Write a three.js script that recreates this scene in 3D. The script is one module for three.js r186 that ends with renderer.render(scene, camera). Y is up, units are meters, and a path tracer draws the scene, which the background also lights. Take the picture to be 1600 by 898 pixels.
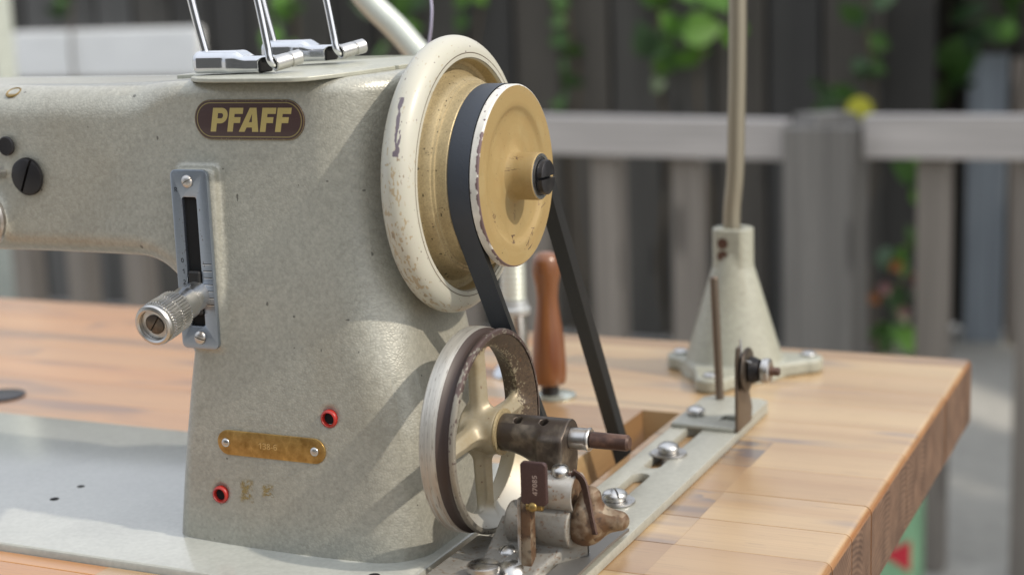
import * as THREE from 'three';
import { mergeGeometries, toCreasedNormals } from 'three/addons/utils/BufferGeometryUtils.js';
import { RoundedBoxGeometry } from 'three/addons/geometries/RoundedBoxGeometry.js';

// ---------------------------------------------------------------- camera, sky, sun, exposure
const scene = new THREE.Scene();
const camera = new THREE.PerspectiveCamera(20.72, 1600 / 898, 0.05, 80);
const CAM = new THREE.Vector3(0.27005, 1.03548, 0.59258);
{
  const e = new THREE.Euler(THREE.MathUtils.degToRad(-10.766), THREE.MathUtils.degToRad(24.857), THREE.MathUtils.degToRad(-2.026), 'YXZ');
  camera.position.copy(CAM); camera.setRotationFromEuler(e);
}
camera.focus = 0.655; camera.userData.fStop = 7.2;
const renderer = new THREE.WebGLRenderer({ antialias: true });
renderer.toneMapping = THREE.LinearToneMapping; renderer.toneMappingExposure = 1.12;
renderer.shadowMap.enabled = true;

const SUN_DIR = new THREE.Vector3(0.76, 0.64, 0.03).normalize();
const sun = new THREE.DirectionalLight(new THREE.Color().setRGB(1, 0.9, 0.77), 2.5);
sun.position.copy(SUN_DIR).multiplyScalar(8); sun.castShadow = true; sun.shadow.radius = 2.5;
sun.shadow.camera.left = sun.shadow.camera.bottom = -5; sun.shadow.camera.right = sun.shadow.camera.top = 5;
sun.shadow.mapSize.set(4096, 4096);
scene.add(sun, sun.target);
{ // bright hazy sky: white cloud high up, paler blue between, a wide glow round the sun
  const sst0 = (t) => Math.min(1, t * 4), W = 256, H = 128, d = new Float32Array(W * H * 4), v = new THREE.Vector3();
  for (let j = 0; j < H; j++) for (let i = 0; i < W; i++) {
    const th = (j + 0.5) / H * Math.PI - Math.PI / 2, ph = (i + 0.5) / W * 2 * Math.PI - Math.PI;
    v.set(Math.cos(th) * Math.cos(ph), Math.sin(th), Math.cos(th) * Math.sin(ph));
    const up = Math.max(0, v.y), g = Math.pow(Math.max(0, v.dot(SUN_DIR)), 6);
    const c = 0.5 + 0.5 * Math.sin(v.x * 3.1 + 1.3) * Math.sin(v.z * 3.7 + v.y * 2.0);
    const b = 0.60 + 0.50 * Math.pow(up, 0.9) + 0.16 * c * sst0(up), k = (j * W + i) * 4;
    d[k] = b * (0.90 + 0.06 * c) + 0.9 * g; d[k + 1] = b * (0.97 + 0.02 * c) + 0.8 * g; d[k + 2] = b * 1.08 + 0.66 * g; d[k + 3] = 1;
  }
  const t = new THREE.DataTexture(d, W, H, THREE.RGBAFormat, THREE.FloatType);
  t.mapping = THREE.EquirectangularReflectionMapping; t.magFilter = t.minFilter = THREE.LinearFilter; t.wrapS = THREE.RepeatWrapping; t.needsUpdate = true;
  scene.background = t; scene.environment = t;
}

// ---------------------------------------------------------------- units: shapes are drawn in "u" about the machine's main shaft, 1 u = 0.76 mm
const S = 0.00076, Y0 = 0.8 + 209 * S;           // table top at y = 0.8 m = -209 u
const V = (x, y, z) => new THREE.Vector3(x, y, z);
const M2U = (x, y, z) => V(x / S, (y - Y0) / S, z / S);
let seed = 7;
const rnd = () => { seed = (seed + 0x6d2b79f5) | 0; let t = Math.imul(seed ^ (seed >>> 15), 1 | seed); t = (t + Math.imul(t ^ (t >>> 7), 61 | t)) ^ t; return ((t ^ (t >>> 14)) >>> 0) / 4294967296; };
const rr = (a, b) => a + (b - a) * rnd();
const clamp = (x, a = 0, b = 1) => Math.min(b, Math.max(a, x));
const sst = (x, a, b) => { const t = clamp((x - a) / (b - a)); return t * t * (3 - 2 * t); };
const mix = (a, b, t) => a + (b - a) * t;

// ---------------------------------------------------------------- noise and textures
const hash = (x, y, s) => { let h = Math.imul(x, 374761393) ^ Math.imul(y, 668265263) ^ Math.imul(s, 2246822519); h = Math.imul(h ^ (h >>> 13), 1274126177); return ((h ^ (h >>> 16)) >>> 0) / 4294967296; };
function vn(x, y, px, py, s) {                    // value noise that repeats every px, py
  const xi = Math.floor(x), yi = Math.floor(y), fx = x - xi, fy = y - yi, u = fx * fx * (3 - 2 * fx), w = fy * fy * (3 - 2 * fy);
  const m = (a, p) => ((a % p) + p) % p, x0 = m(xi, px), x1 = m(xi + 1, px), y0 = m(yi, py), y1 = m(yi + 1, py);
  return mix(mix(hash(x0, y0, s), hash(x1, y0, s), u), mix(hash(x0, y1, s), hash(x1, y1, s), u), w);
}
function fbm(u, v, fx, fy, s, oct = 4) { let a = 0.5, t = 0, n = 0; for (let i = 0; i < oct; i++) { t += a * vn(u * fx, v * fy, fx, fy, s + i); n += a; a *= 0.5; fx *= 2; fy *= 2; } return t / n; }
function worley(u, v, f, s) { const x = u * f, y = v * f, xi = Math.floor(x), yi = Math.floor(y); let a = 9, b = 9, id = 0; for (let j = -1; j < 2; j++) for (let i = -1; i < 2; i++) { const cx = xi + i, cy = yi + j, mx = ((cx % f) + f) % f, my = ((cy % f) + f) % f, dx = cx + hash(mx, my, s) - x, dy = cy + hash(mx, my, s + 1) - y, d = dx * dx + dy * dy; if (d < a) { b = a; a = d; id = hash(mx, my, s + 2); } else if (d < b) b = d; } return [Math.sqrt(a), Math.sqrt(b), id]; }
function n3(x, y, z) { const xi = Math.floor(x), yi = Math.floor(y), zi = Math.floor(z), f = (t) => t * t * (3 - 2 * t), u = f(x - xi), v = f(y - yi), w = f(z - zi); const h = (i, j, k) => hash(xi + i + (zi + k) * 131, yi + j, 77); return mix(mix(mix(h(0, 0, 0), h(1, 0, 0), u), mix(h(0, 1, 0), h(1, 1, 0), u), v), mix(mix(h(0, 0, 1), h(1, 0, 1), u), mix(h(0, 1, 1), h(1, 1, 1), u), v), w); }
const toS = (c) => 255 * (c <= 0.0031308 ? 12.92 * c : 1.055 * Math.pow(c, 1 / 2.4) - 0.055);
function tex(w, h, f, color = true, size = [1, 1]) {   // f(u, v) -> linear [r,g,b] or a grey value
  const d = new Uint8Array(w * h * 4);
  for (let j = 0; j < h; j++) for (let i = 0; i < w; i++) { const c = f((i + 0.5) / w, (j + 0.5) / h), k = (j * w + i) * 4; for (let q = 0; q < 3; q++) { const x = clamp(typeof c === 'number' ? c : c[q]); d[k + q] = color ? toS(x) : x * 255; } d[k + 3] = 255; }
  const t = new THREE.DataTexture(d, w, h, THREE.RGBAFormat);
  t.magFilter = THREE.LinearFilter; t.minFilter = THREE.LinearMipmapLinearFilter; t.generateMipmaps = true; t.wrapS = t.wrapT = THREE.RepeatWrapping;
  if (color) t.colorSpace = THREE.SRGBColorSpace; t.repeat.set(1 / size[0], 1 / size[1]); t.needsUpdate = true; return t;
}
function ctex(w, h, draw) { const c = document.createElement('canvas'); c.width = w; c.height = h; draw(c.getContext('2d'), w, h); const t = new THREE.CanvasTexture(c); t.colorSpace = THREE.SRGBColorSpace; t.magFilter = THREE.LinearFilter; t.anisotropy = 8; return t; }
const scl = (c, k) => [c[0] * k, c[1] * k, c[2] * k], mixc = (a, b, t) => [mix(a[0], b[0], t), mix(a[1], b[1], t), mix(a[2], b[2], t)];
const std = (o) => new THREE.MeshStandardMaterial(o), phy = (o) => new THREE.MeshPhysicalMaterial(o);
const rgb = (r, g, b) => new THREE.Color().setRGB(r, g, b);

const hammerF = (base, amp, dirt) => (u, v) => {
  const [a, b, id] = worley(u + 0.012 * (fbm(u, v, 24, 24, 5, 2) - 0.5), v + 0.012 * (fbm(u, v, 24, 24, 9, 2) - 0.5), 150, 3), e = sst(b - a, 0, 0.35), m = fbm(u, v, 6, 6, 21, 5), f = fbm(u, v, 160, 160, 31, 2);
  let c = scl(base, 1 + amp * ((id - 0.5) * 0.35 + (e - 0.7) * 0.22 + (f - 0.5) * 0.9 + (m - 0.5) * 0.35));
  if (dirt) c = mixc(c, [0.25, 0.20, 0.12], dirt * sst(fbm(u, v, 3, 3, 61, 6), 0.46, 0.74));
  const s = fbm(u, v, 46, 46, 90, 2); if (s > 0.925) c = scl(c, 0.4);
  return c;
};
const hammerB = (u, v) => { const [a, b] = worley(u + 0.012 * (fbm(u, v, 24, 24, 5, 2) - 0.5), v + 0.012 * (fbm(u, v, 24, 24, 9, 2) - 0.5), 150, 3); return clamp(0.25 + 0.6 * sst(b - a, 0, 0.5) + 0.3 * (fbm(u, v, 40, 40, 8, 3) - 0.5)); };
const T = {
  hammer: tex(1024, 1024, hammerF([0.395, 0.393, 0.340], 0.32, 0.2), true, [0.2, 0.2]),
  hammerB: tex(1024, 1024, hammerB, false, [0.2, 0.2]),
  paint: tex(512, 512, (u, v) => scl([0.43, 0.445, 0.41], 1 + 0.22 * (fbm(u, v, 90, 90, 4, 3) - 0.5) + 0.25 * (fbm(u, v, 5, 5, 14, 4) - 0.5)), true, [0.15, 0.15]),
  paintB: tex(512, 512, (u, v) => fbm(u, v, 70, 70, 44, 3), false, [0.15, 0.15]),
  gold: tex(512, 512, (u, v) => { let c = scl([0.38, 0.305, 0.17], 1 + 0.5 * (fbm(u, v, 150, 150, 2, 2) - 0.5) + 0.5 * (fbm(u, v, 6, 6, 12, 4) - 0.5)); const s = fbm(u, v, 34, 34, 71, 3); return s > 0.79 ? scl(c, 0.25) : c; }, true, [0.06, 0.06]),
  steel: tex(512, 512, (u, v) => mixc([0.56, 0.55, 0.53], [0.30, 0.24, 0.18], 0.6 * sst(fbm(u, v, 12, 12, 7, 6), 0.45, 0.8)), true, [0.05, 0.05]),
  steelR: tex(512, 512, (u, v) => 0.25 + 0.4 * fbm(u, v, 14, 14, 7, 5), false, [0.05, 0.05]),
  dark: tex(512, 512, (u, v) => mixc([0.085, 0.07, 0.058], [0.27, 0.23, 0.18], 0.75 * sst(fbm(u, v, 9, 9, 17, 6), 0.4, 0.8)), true, [0.05, 0.05]),
  rust: tex(512, 512, (u, v) => { const k = fbm(u, v, 8, 8, 27, 6), k2 = fbm(u, v, 24, 24, 37, 5); return mixc(mixc([0.125, 0.07, 0.036], [0.27, 0.215, 0.15], sst(k, 0.38, 0.66)), [0.045, 0.026, 0.018], sst(k2, 0.5, 0.8) * 0.75); }, true, [0.05, 0.05]),
  cast: tex(512, 512, (u, v) => { const k = fbm(u, v, 44, 44, 47, 5), m = fbm(u, v, 5, 5, 57, 4); return mixc(scl([0.235, 0.225, 0.2], 0.65 + 0.7 * m), [0.15, 0.085, 0.045], 0.8 * sst(k, 0.68 - 0.2 * m, 0.84)); }, true, [0.05, 0.05]),
  brass: tex(256, 128, (u, v) => scl([0.30, 0.205, 0.075], 0.75 + 0.5 * fbm(u, v, 7, 5, 5, 5)), true, [0.06, 0.03]),
  fabric: tex(256, 256, (u, v) => 0.5 + 0.25 * Math.sin(u * 6.2832 * 40) * Math.sin(v * 6.2832 * 40) + 0.3 * (fbm(u, v, 30, 30, 3, 2) - 0.5), false, [0.02, 0.02]),
  grey: tex(512, 512, (u, v) => { const g = fbm(u, v, 26, 3, 3, 5), m = fbm(u, v, 4, 2, 13, 4); const kn = sst(fbm(u, v, 7, 3, 73, 3), 0.72, 0.8); return scl([0.265, 0.258, 0.243], (0.40 + 0.75 * g + 0.45 * m) * (1 - 0.6 * kn)); }, true, [0.14, 0.7]),
  greyH: tex(512, 512, (u, v) => { const g = fbm(u, v, 3, 26, 3, 5), m = fbm(u, v, 3, 4, 13, 4); return scl([0.36, 0.35, 0.345], 0.55 + 0.5 * g + 0.5 * m); }, true, [0.7, 0.14]),
  conc: tex(512, 512, (u, v) => scl([0.37, 0.36, 0.325], 0.7 + 0.35 * fbm(u, v, 5, 5, 23, 5) + 0.25 * fbm(u, v, 80, 80, 33, 2)), true, [1.6, 1.6]),
};
const woodF = (s, warm) => (u, v) => {
  const w = v + 0.05 * (fbm(u, v, 2, 3, s + 1, 3) - 0.5), ring = 0.5 + 0.5 * Math.sin(6.2832 * (w * 3 + 1.5 * fbm(u, w, 2, 3, s + 2, 2))), fine = fbm(u, w, 6, 130, s + 3, 3), pore = fbm(u, w, 26, 200, s + 9, 2), m = fbm(u, v, 3, 3, s + 4, 4);
  let c = mixc([0.345, 0.220, 0.105], [0.25, 0.136, 0.056], clamp(0.35 * ring * ring + 0.6 * (m - 0.2) + warm));
  c = scl(c, 0.92 + 0.16 * fine); if (pore > 0.76) c = scl(c, 0.86);
  const st = fbm(u, v, 5, 4, s + 30, 4); c = mixc(c, [0.12, 0.085, 0.075], 0.68 * sst(st, 0.58, 0.78));
  return c;
};
const WOOD = [0, 1, 2, 3].map((k) => tex(1024, 256, woodF(100 + 50 * k, [-0.25, 0.0, 0.2, -0.1][k]), true, [0.62, 0.115]));
const ENDG = tex(512, 512, (u, v) => { const r = Math.hypot(u - 0.3, v + 0.4) * 30, k = fbm(u, v, 9, 9, 5, 4); return scl(mixc([0.075, 0.038, 0.022], [0.20, 0.12, 0.075], clamp(0.5 + 0.3 * Math.sin(r * 6 + 4 * k) + (k - 0.5))), 0.7 + 0.6 * fbm(u, v, 4, 4, 15, 4)); }, true, [0.08, 0.08]);

const M = {
  hammer: phy({ map: T.hammer, bumpMap: T.hammerB, bumpScale: 0.0001, roughness: 0.36, metalness: 0.2, clearcoat: 0.2, clearcoatRoughness: 0.3 }),
  bed: phy({ map: T.paint, bumpMap: T.paintB, bumpScale: 0.00005, roughness: 0.34, metalness: 0.05, clearcoat: 1, clearcoatRoughness: 0.13 }),
  cover: phy({ map: T.paint, bumpMap: T.paintB, bumpScale: 0.00004, color: rgb(0.92, 0.9, 0.82), roughness: 0.4, metalness: 0.1 }),
  gold: std({ map: T.gold, roughness: 0.45, metalness: 0.35 }),
  chrome: std({ color: rgb(0.72, 0.73, 0.75), metalness: 1, roughness: 0.14 }),
  nickel: std({ map: T.steel, roughnessMap: T.steelR, roughness: 0.75, metalness: 1 }),
  bright: std({ color: rgb(0.56, 0.555, 0.54), metalness: 1, roughness: 0.72, roughnessMap: T.steelR }),
  blued: std({ color: rgb(0.035, 0.034, 0.036), metalness: 0.6, roughness: 0.35 }),
  black: std({ color: rgb(0.012, 0.012, 0.012), roughness: 0.6 }),
  void: std({ color: rgb(0.006, 0.006, 0.006), roughness: 0.9 }),
  dark: std({ map: T.dark, metalness: 0.75, roughness: 0.42 }),
  brown: std({ map: T.dark, color: rgb(0.75, 0.5, 0.46), metalness: 0.3, roughness: 0.5 }),
  rust: std({ map: T.rust, metalness: 0.25, roughness: 0.6 }),
  cast: std({ map: T.cast, metalness: 0.55, roughness: 0.42 }),
  castBump: std({ map: T.cast, metalness: 0.3, roughness: 0.55, bumpMap: T.paintB, bumpScale: 0.0002 }),
  brass: std({ map: T.brass, metalness: 0.85, roughness: 0.38 }),
  red: phy({ color: rgb(0.38, 0.018, 0.011), roughness: 0.4, clearcoat: 0.5 }),
  belt: std({ color: rgb(0.011, 0.012, 0.013), roughness: 0.5, bumpMap: T.fabric, bumpScale: 0.0001 }),
  beltTop: std({ color: rgb(0.035, 0.044, 0.06), roughness: 0.5, bumpMap: T.fabric, bumpScale: 0.0001 }),
  greenish: phy({ map: T.paint, color: rgb(0.8, 0.77, 0.72), bumpMap: T.paintB, bumpScale: 0.00006, roughness: 0.4, metalness: 0.05 }),
  rustyScrew: std({ color: rgb(0.09, 0.045, 0.03), roughness: 0.6, metalness: 0.4 }),
  tool: null,
  strip: std({ color: rgb(0.20, 0.195, 0.185), metalness: 0.6, roughness: 0.45 }),
  pinM: std({ color: rgb(0.17, 0.135, 0.105), metalness: 0.75, roughness: 0.38 }),
};

// ---------------------------------------------------------------- geometry helpers (all in u)
const place = (g, m) => g.applyMatrix4(m);
const basis = (dir) => { const y = dir.clone().normalize(), a = Math.abs(y.x) < 0.9 ? V(1, 0, 0) : V(0, 0, 1), x = a.clone().cross(y).normalize(), z = x.clone().cross(y); return new THREE.Matrix4().makeBasis(x, y, z); };
function box(x0, x1, y0, y1, z0, z1, r = 0.6, seg = 2) { const g = new RoundedBoxGeometry(x1 - x0, y1 - y0, z1 - z0, seg, Math.min(r, (x1 - x0) / 2.01, (y1 - y0) / 2.01, (z1 - z0) / 2.01)); return g.translate((x0 + x1) / 2, (y0 + y1) / 2, (z0 + z1) / 2); }
function lathe(prof, at, dir, seg = 96, smooth = 0.6) {  // prof: [radius, height along dir]
  let g = new THREE.LatheGeometry(prof.map(([r, h]) => new THREE.Vector2(Math.max(r, 0.0001), h)), seg);
  g = toCreasedNormals(g, smooth); return place(g, basis(dir).setPosition(at));
}
function cyl(a, b, r, r2 = r, ch = 0.5, seg = 40) { const d = b.clone().sub(a), h = d.length(); ch = Math.min(ch, h / 3, r / 2, r2 / 2 || 9); return lathe([[0, 0], [r - ch, 0], [r, ch], [r2, h - ch], [r2 - ch, h], [0, h]], a, d, seg, 0.5); }
function tube(pts, r, seg = 60, rs = 14) { const g = new THREE.TubeGeometry(new THREE.CatmullRomCurve3(pts), seg, r, rs); return g; }
function dome(at, dir, r, h, seg = 32) { const p = []; for (let i = 0; i <= 10; i++) { const a = i / 10 * Math.PI / 2; p.push([r * Math.cos(a), h * 0.25 + h * 0.75 * Math.sin(a)]); } return lathe([[0, 0], [r * 0.96, 0], [r, h * 0.12], ...p], at, dir, seg, 0.9); }
function shapeOf(pts) { const s = new THREE.Shape(); pts.forEach(([x, y], i) => (i ? s.lineTo(x, y) : s.moveTo(x, y))); s.closePath(); return s; }
function rrect(x0, x1, y0, y1, r, seg = 8) { const p = []; for (const [cx, cy, a0] of [[x1 - r, y1 - r, 0], [x0 + r, y1 - r, 90], [x0 + r, y0 + r, 180], [x1 - r, y0 + r, 270]]) for (let i = 0; i <= seg; i++) { const a = (a0 + 90 * i / seg) * Math.PI / 180; p.push([cx + r * Math.cos(a), cy + r * Math.sin(a)]); } return p; }
function slab(pts, holes, depth, bev = 0.5, plane = 'xy', at = 0, cs = 4) {  // an outline with thickness, from "at" along the plane's normal
  const s = shapeOf(pts); for (const h of holes) s.holes.push(new THREE.Path(h.map(([x, y]) => new THREE.Vector2(x, y))));
  let g = new THREE.ExtrudeGeometry(s, { depth: depth - 2 * bev, bevelEnabled: bev > 0, bevelSize: bev, bevelOffset: -bev, bevelThickness: bev, bevelSegments: 2, curveSegments: cs });
  g.translate(0, 0, bev); g = toCreasedNormals(g, 0.6);
  const m = new THREE.Matrix4();
  if (plane === 'xy') m.makeBasis(V(1, 0, 0), V(0, 1, 0), V(0, 0, 1)).setPosition(0, 0, at);
  if (plane === 'xz') { m.makeBasis(V(1, 0, 0), V(0, 0, -1), V(0, 1, 0)).setPosition(0, at, 0); }   // pts are [x, -z]
  if (plane === 'zy') { m.makeBasis(V(0, 0, -1), V(0, 1, 0), V(1, 0, 0)).setPosition(at, 0, 0); }   // pts are [-z, y]
  return place(g, m);
}
function ribbon(pts, w, t, wdir, seg = 60) {      // a flat strip along a curve
  const c = new THREE.CatmullRomCurve3(pts), pos = [], q = (a, b, d, e) => pos.push(a, b, d, a, d, e), R = [];
  for (let i = 0; i <= seg; i++) { const p = c.getPoint(i / seg), tg = c.getTangent(i / seg), W = wdir.clone().addScaledVector(tg, -wdir.dot(tg)).normalize(), N = tg.clone().cross(W); R.push([[1, 1], [-1, 1], [-1, -1], [1, -1]].map(([a, b]) => p.clone().addScaledVector(W, a * w / 2).addScaledVector(N, b * t / 2))); }
  for (let i = 0; i < seg; i++) for (let k = 0; k < 4; k++) { const l = (k + 1) % 4; q(R[i][k], R[i][l], R[i + 1][l], R[i + 1][k]); }
  q(R[0][3], R[0][2], R[0][1], R[0][0]); q(R[seg][0], R[seg][1], R[seg][2], R[seg][3]);
  return toCreasedNormals(tri(pos), 0.7);
}
function tri(list) { const a = new Float32Array(list.length * 3); list.forEach((p, i) => { a[3 * i] = p.x; a[3 * i + 1] = p.y; a[3 * i + 2] = p.z; }); const g = new THREE.BufferGeometry(); g.setAttribute('position', new THREE.BufferAttribute(a, 3)); g.computeVertexNormals(); return g; }
function sdf(f, lo, hi, h, paint) {               // surface nets over a signed distance
  const n = [0, 1, 2].map((k) => Math.ceil((hi[k] - lo[k]) / h) + 1), F = new Float32Array(n[0] * n[1] * n[2]), id = new Int32Array(F.length).fill(-1), at = (i, j, k) => (k * n[1] + j) * n[0] + i;
  for (let k = 0; k < n[2]; k++) for (let j = 0; j < n[1]; j++) for (let i = 0; i < n[0]; i++) F[at(i, j, k)] = f(lo[0] + i * h, lo[1] + j * h, lo[2] + k * h);
  const P = [], N = [], I = [], C = [];
  const E = [[0, 1], [2, 3], [4, 5], [6, 7], [0, 2], [1, 3], [4, 6], [5, 7], [0, 4], [1, 5], [2, 6], [3, 7]];
  for (let k = 0; k < n[2] - 1; k++) for (let j = 0; j < n[1] - 1; j++) for (let i = 0; i < n[0] - 1; i++) {
    const v = []; let neg = 0; for (let c = 0; c < 8; c++) { v[c] = F[at(i + (c & 1), j + ((c >> 1) & 1), k + (c >> 2))]; if (v[c] < 0) neg++; }
    if (neg === 0 || neg === 8) continue;
    let x = 0, y = 0, z = 0, m = 0;
    for (const [a, b] of E) if ((v[a] < 0) !== (v[b] < 0)) { const t = v[a] / (v[a] - v[b]); x += mix(a & 1, b & 1, t); y += mix((a >> 1) & 1, (b >> 1) & 1, t); z += mix(a >> 2, b >> 2, t); m++; }
    x = lo[0] + (i + x / m) * h; y = lo[1] + (j + y / m) * h; z = lo[2] + (k + z / m) * h;
    let nx, ny, nz; const e = h * 0.35;
    for (let it = 0; it < 2; it++) { nx = f(x + e, y, z) - f(x - e, y, z); ny = f(x, y + e, z) - f(x, y - e, z); nz = f(x, y, z + e) - f(x, y, z - e); const l = Math.hypot(nx, ny, nz) || 1; nx /= l; ny /= l; nz /= l; if (it === 0) { const d = clamp(f(x, y, z), -h * 0.5, h * 0.5); x -= nx * d; y -= ny * d; z -= nz * d; } }
    id[at(i, j, k)] = P.length / 3; P.push(x, y, z); N.push(nx, ny, nz); if (paint) C.push(...paint(x, y, z));
  }
  const quad = (a, b, c, d, flip) => (flip ? I.push(a, c, b, a, d, c) : I.push(a, b, c, a, c, d));
  for (let k = 1; k < n[2] - 1; k++) for (let j = 1; j < n[1] - 1; j++) for (let i = 1; i < n[0] - 1; i++) {
    const s = F[at(i, j, k)] < 0;
    if (s !== F[at(i + 1, j, k)] < 0) quad(id[at(i, j - 1, k - 1)], id[at(i, j, k - 1)], id[at(i, j, k)], id[at(i, j - 1, k)], !s);
    if (s !== F[at(i, j + 1, k)] < 0) quad(id[at(i - 1, j, k - 1)], id[at(i - 1, j, k)], id[at(i, j, k)], id[at(i, j, k - 1)], !s);
    if (s !== F[at(i, j, k + 1)] < 0) quad(id[at(i - 1, j - 1, k)], id[at(i, j - 1, k)], id[at(i, j, k)], id[at(i - 1, j, k)], !s);
  }
  const g = new THREE.BufferGeometry(); g.setAttribute('position', new THREE.Float32BufferAttribute(P, 3)); g.setAttribute('normal', new THREE.Float32BufferAttribute(N, 3));
  if (paint) g.setAttribute('color', new THREE.Float32BufferAttribute(C, 3));
  g.setIndex(I); return g;
}
// distances
const len = Math.hypot, smin = (a, b, k) => { const h = clamp(0.5 + 0.5 * (b - a) / k); return mix(b, a, h) - k * h * (1 - h); }, smax = (a, b, k) => -smin(-a, -b, k);
const unionR = (a, b, r) => Math.max(r, Math.min(a, b)) - len(Math.max(r - a, 0), Math.max(r - b, 0));
const interR = (a, b, r) => Math.min(-r, Math.max(a, b)) + len(Math.max(r + a, 0), Math.max(r + b, 0));
const dbox = (x, y, z, cx, cy, cz, hx, hy, hz, r) => { const a = Math.abs(x - cx) - hx + r, b = Math.abs(y - cy) - hy + r, c = Math.abs(z - cz) - hz + r; return len(Math.max(a, 0), Math.max(b, 0), Math.max(c, 0)) + Math.min(Math.max(a, b, c), 0) - r; };
const dcap = (x, y, z, a, b, ra, rb) => { const dx = b[0] - a[0], dy = b[1] - a[1], dz = b[2] - a[2], t = clamp(((x - a[0]) * dx + (y - a[1]) * dy + (z - a[2]) * dz) / (dx * dx + dy * dy + dz * dz)); return len(x - a[0] - dx * t, y - a[1] - dy * t, z - a[2] - dz * t) - mix(ra, rb, t); };
const dcylX = (x, y, z, x0, x1, cy, cz, r, q) => interR(len(y - cy, z - cz) - r, Math.abs(x - (x0 + x1) / 2) - (x1 - x0) / 2, q);

// ---------------------------------------------------------------- things and parts
const used = new Map(), base = new WeakMap();
function numbered(name) { const n = used.get(name) || 0; used.set(name, n + 1); return n ? name + '_' + String(n).padStart(3, '0') : name; }
function tag(o, label, category, group) { o.userData.label = label; o.userData.category = category; if (group) o.userData.group = group; return o; }
function thing(name, label, category, at, group) { const o = new THREE.Group(); o.name = numbered(name); o.position.set(at.x * S, Y0 + at.y * S, at.z * S); base.set(o, at); scene.add(o); return tag(o, label, category, group); }
function boxUV(g) {                               // uv in metres from the way each triangle faces; geometry is already in world metres
  const p = g.attributes.position, n = p.count, uv = new Float32Array(n * 2);
  for (let i = 0; i < n; i += 3) {
    const ax = p.getX(i + 1) - p.getX(i), ay = p.getY(i + 1) - p.getY(i), az = p.getZ(i + 1) - p.getZ(i), bx = p.getX(i + 2) - p.getX(i), by = p.getY(i + 2) - p.getY(i), bz = p.getZ(i + 2) - p.getZ(i);
    const nx = Math.abs(ay * bz - az * by), ny = Math.abs(az * bx - ax * bz), nz = Math.abs(ax * by - ay * bx);
    for (let k = i; k < i + 3; k++) { const [u, v] = nx > ny && nx > nz ? [p.getZ(k), p.getY(k)] : ny > nz ? [p.getX(k), p.getZ(k)] : [p.getX(k), p.getY(k)]; uv[2 * k] = u; uv[2 * k + 1] = v; }
  }
  g.setAttribute('uv', new THREE.BufferAttribute(uv, 2)); return g;
}
function ready(geos, keepUV) {
  const list = (Array.isArray(geos) ? geos : [geos]).map((g) => { g = g.index ? g.toNonIndexed() : g.clone(); for (const k of Object.keys(g.attributes)) if (!['position', 'normal', 'uv', 'color'].includes(k) || (k === 'uv' && !keepUV)) g.deleteAttribute(k); g.clearGroups(); return g; });
  return list.length > 1 ? mergeGeometries(list) : list[0];
}
function toWorld(g, root, keepUV, off) {
  g.scale(S, S, S); g.translate(0, Y0, 0); if (!keepUV) boxUV(g);
  if (off) { const u = g.attributes.uv; for (let i = 0; i < u.count; i++) u.setXY(i, u.getX(i) + off[0], u.getY(i) + off[1]); }
  const b = base.get(root); return g.translate(-b.x * S, -(Y0 + b.y * S), -b.z * S);
}
function part(name, geos, mat, parent, o = {}) {
  let root = parent; while (!base.has(root)) root = root.parent;
  const m = new THREE.Mesh(toWorld(ready(geos, o.uv), root, o.uv, o.off), mat);
  m.name = name; m.castShadow = m.receiveShadow = true; if (o.label) m.userData.label = o.label; if (o.kind) m.userData.kind = o.kind; parent.add(m); return m;
}
function single(name, geos, mat, label, category, at, o = {}) { // a thing made of one mesh
  const holder = new THREE.Group(); base.set(holder, at);
  const m = part(numbered(name), geos, mat, holder, o); holder.remove(m); m.position.set(at.x * S, Y0 + at.y * S, at.z * S); scene.add(m); base.set(m, at);
  if (o.structure) m.userData.kind = 'structure'; if (label) tag(m, label, category, o.group); return m;
}
function slotScrew(name, at, dir, r, h, mat, parent, ang = 0.6, domed = true, o = {}) { // slotted screw head: two halves of a head with a real gap, over a shank
  const B = basis(dir), g = [], hs = r * 0.085, P = [];
  if (domed) { P.push([r * 0.94, 0], [r, h * 0.1]); for (let i = 1; i <= 9; i++) { const a = i / 9 * Math.PI / 2; P.push([r * Math.cos(a), h * (0.12 + 0.88 * Math.sin(a))]); } } else P.push([r * 0.96, 0], [r, h * 0.08], [r, h * 0.8], [r * 0.9, h * 0.96], [0, h]);
  for (const s of [0, 1]) {
    const half = toCreasedNormals(new THREE.LatheGeometry(P.map(([x, y]) => new THREE.Vector2(Math.max(x, 0.0001), y)), 18, 0, Math.PI), 0.7), wall = new THREE.ShapeGeometry(shapeOf([...P, ...P.slice().reverse().map(([x, y]) => [-x, y])])).toNonIndexed();
    wall.rotateY(-Math.PI / 2); for (const q of [half, wall]) { q.translate(hs, 0, 0); q.rotateY(s * Math.PI + ang); g.push(q); }
  }
  g.push(lathe([[0, -h * 0.4], [r * 0.93, -h * 0.4], [r * 0.93, h * 0.22], [0, h * 0.22]], V(0, 0, 0), V(0, 1, 0), 28));
  B.setPosition(at); const m = part(name, g.map((q) => place(q.index ? q.toNonIndexed() : q, B)), mat, parent, o); return m;
}
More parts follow.
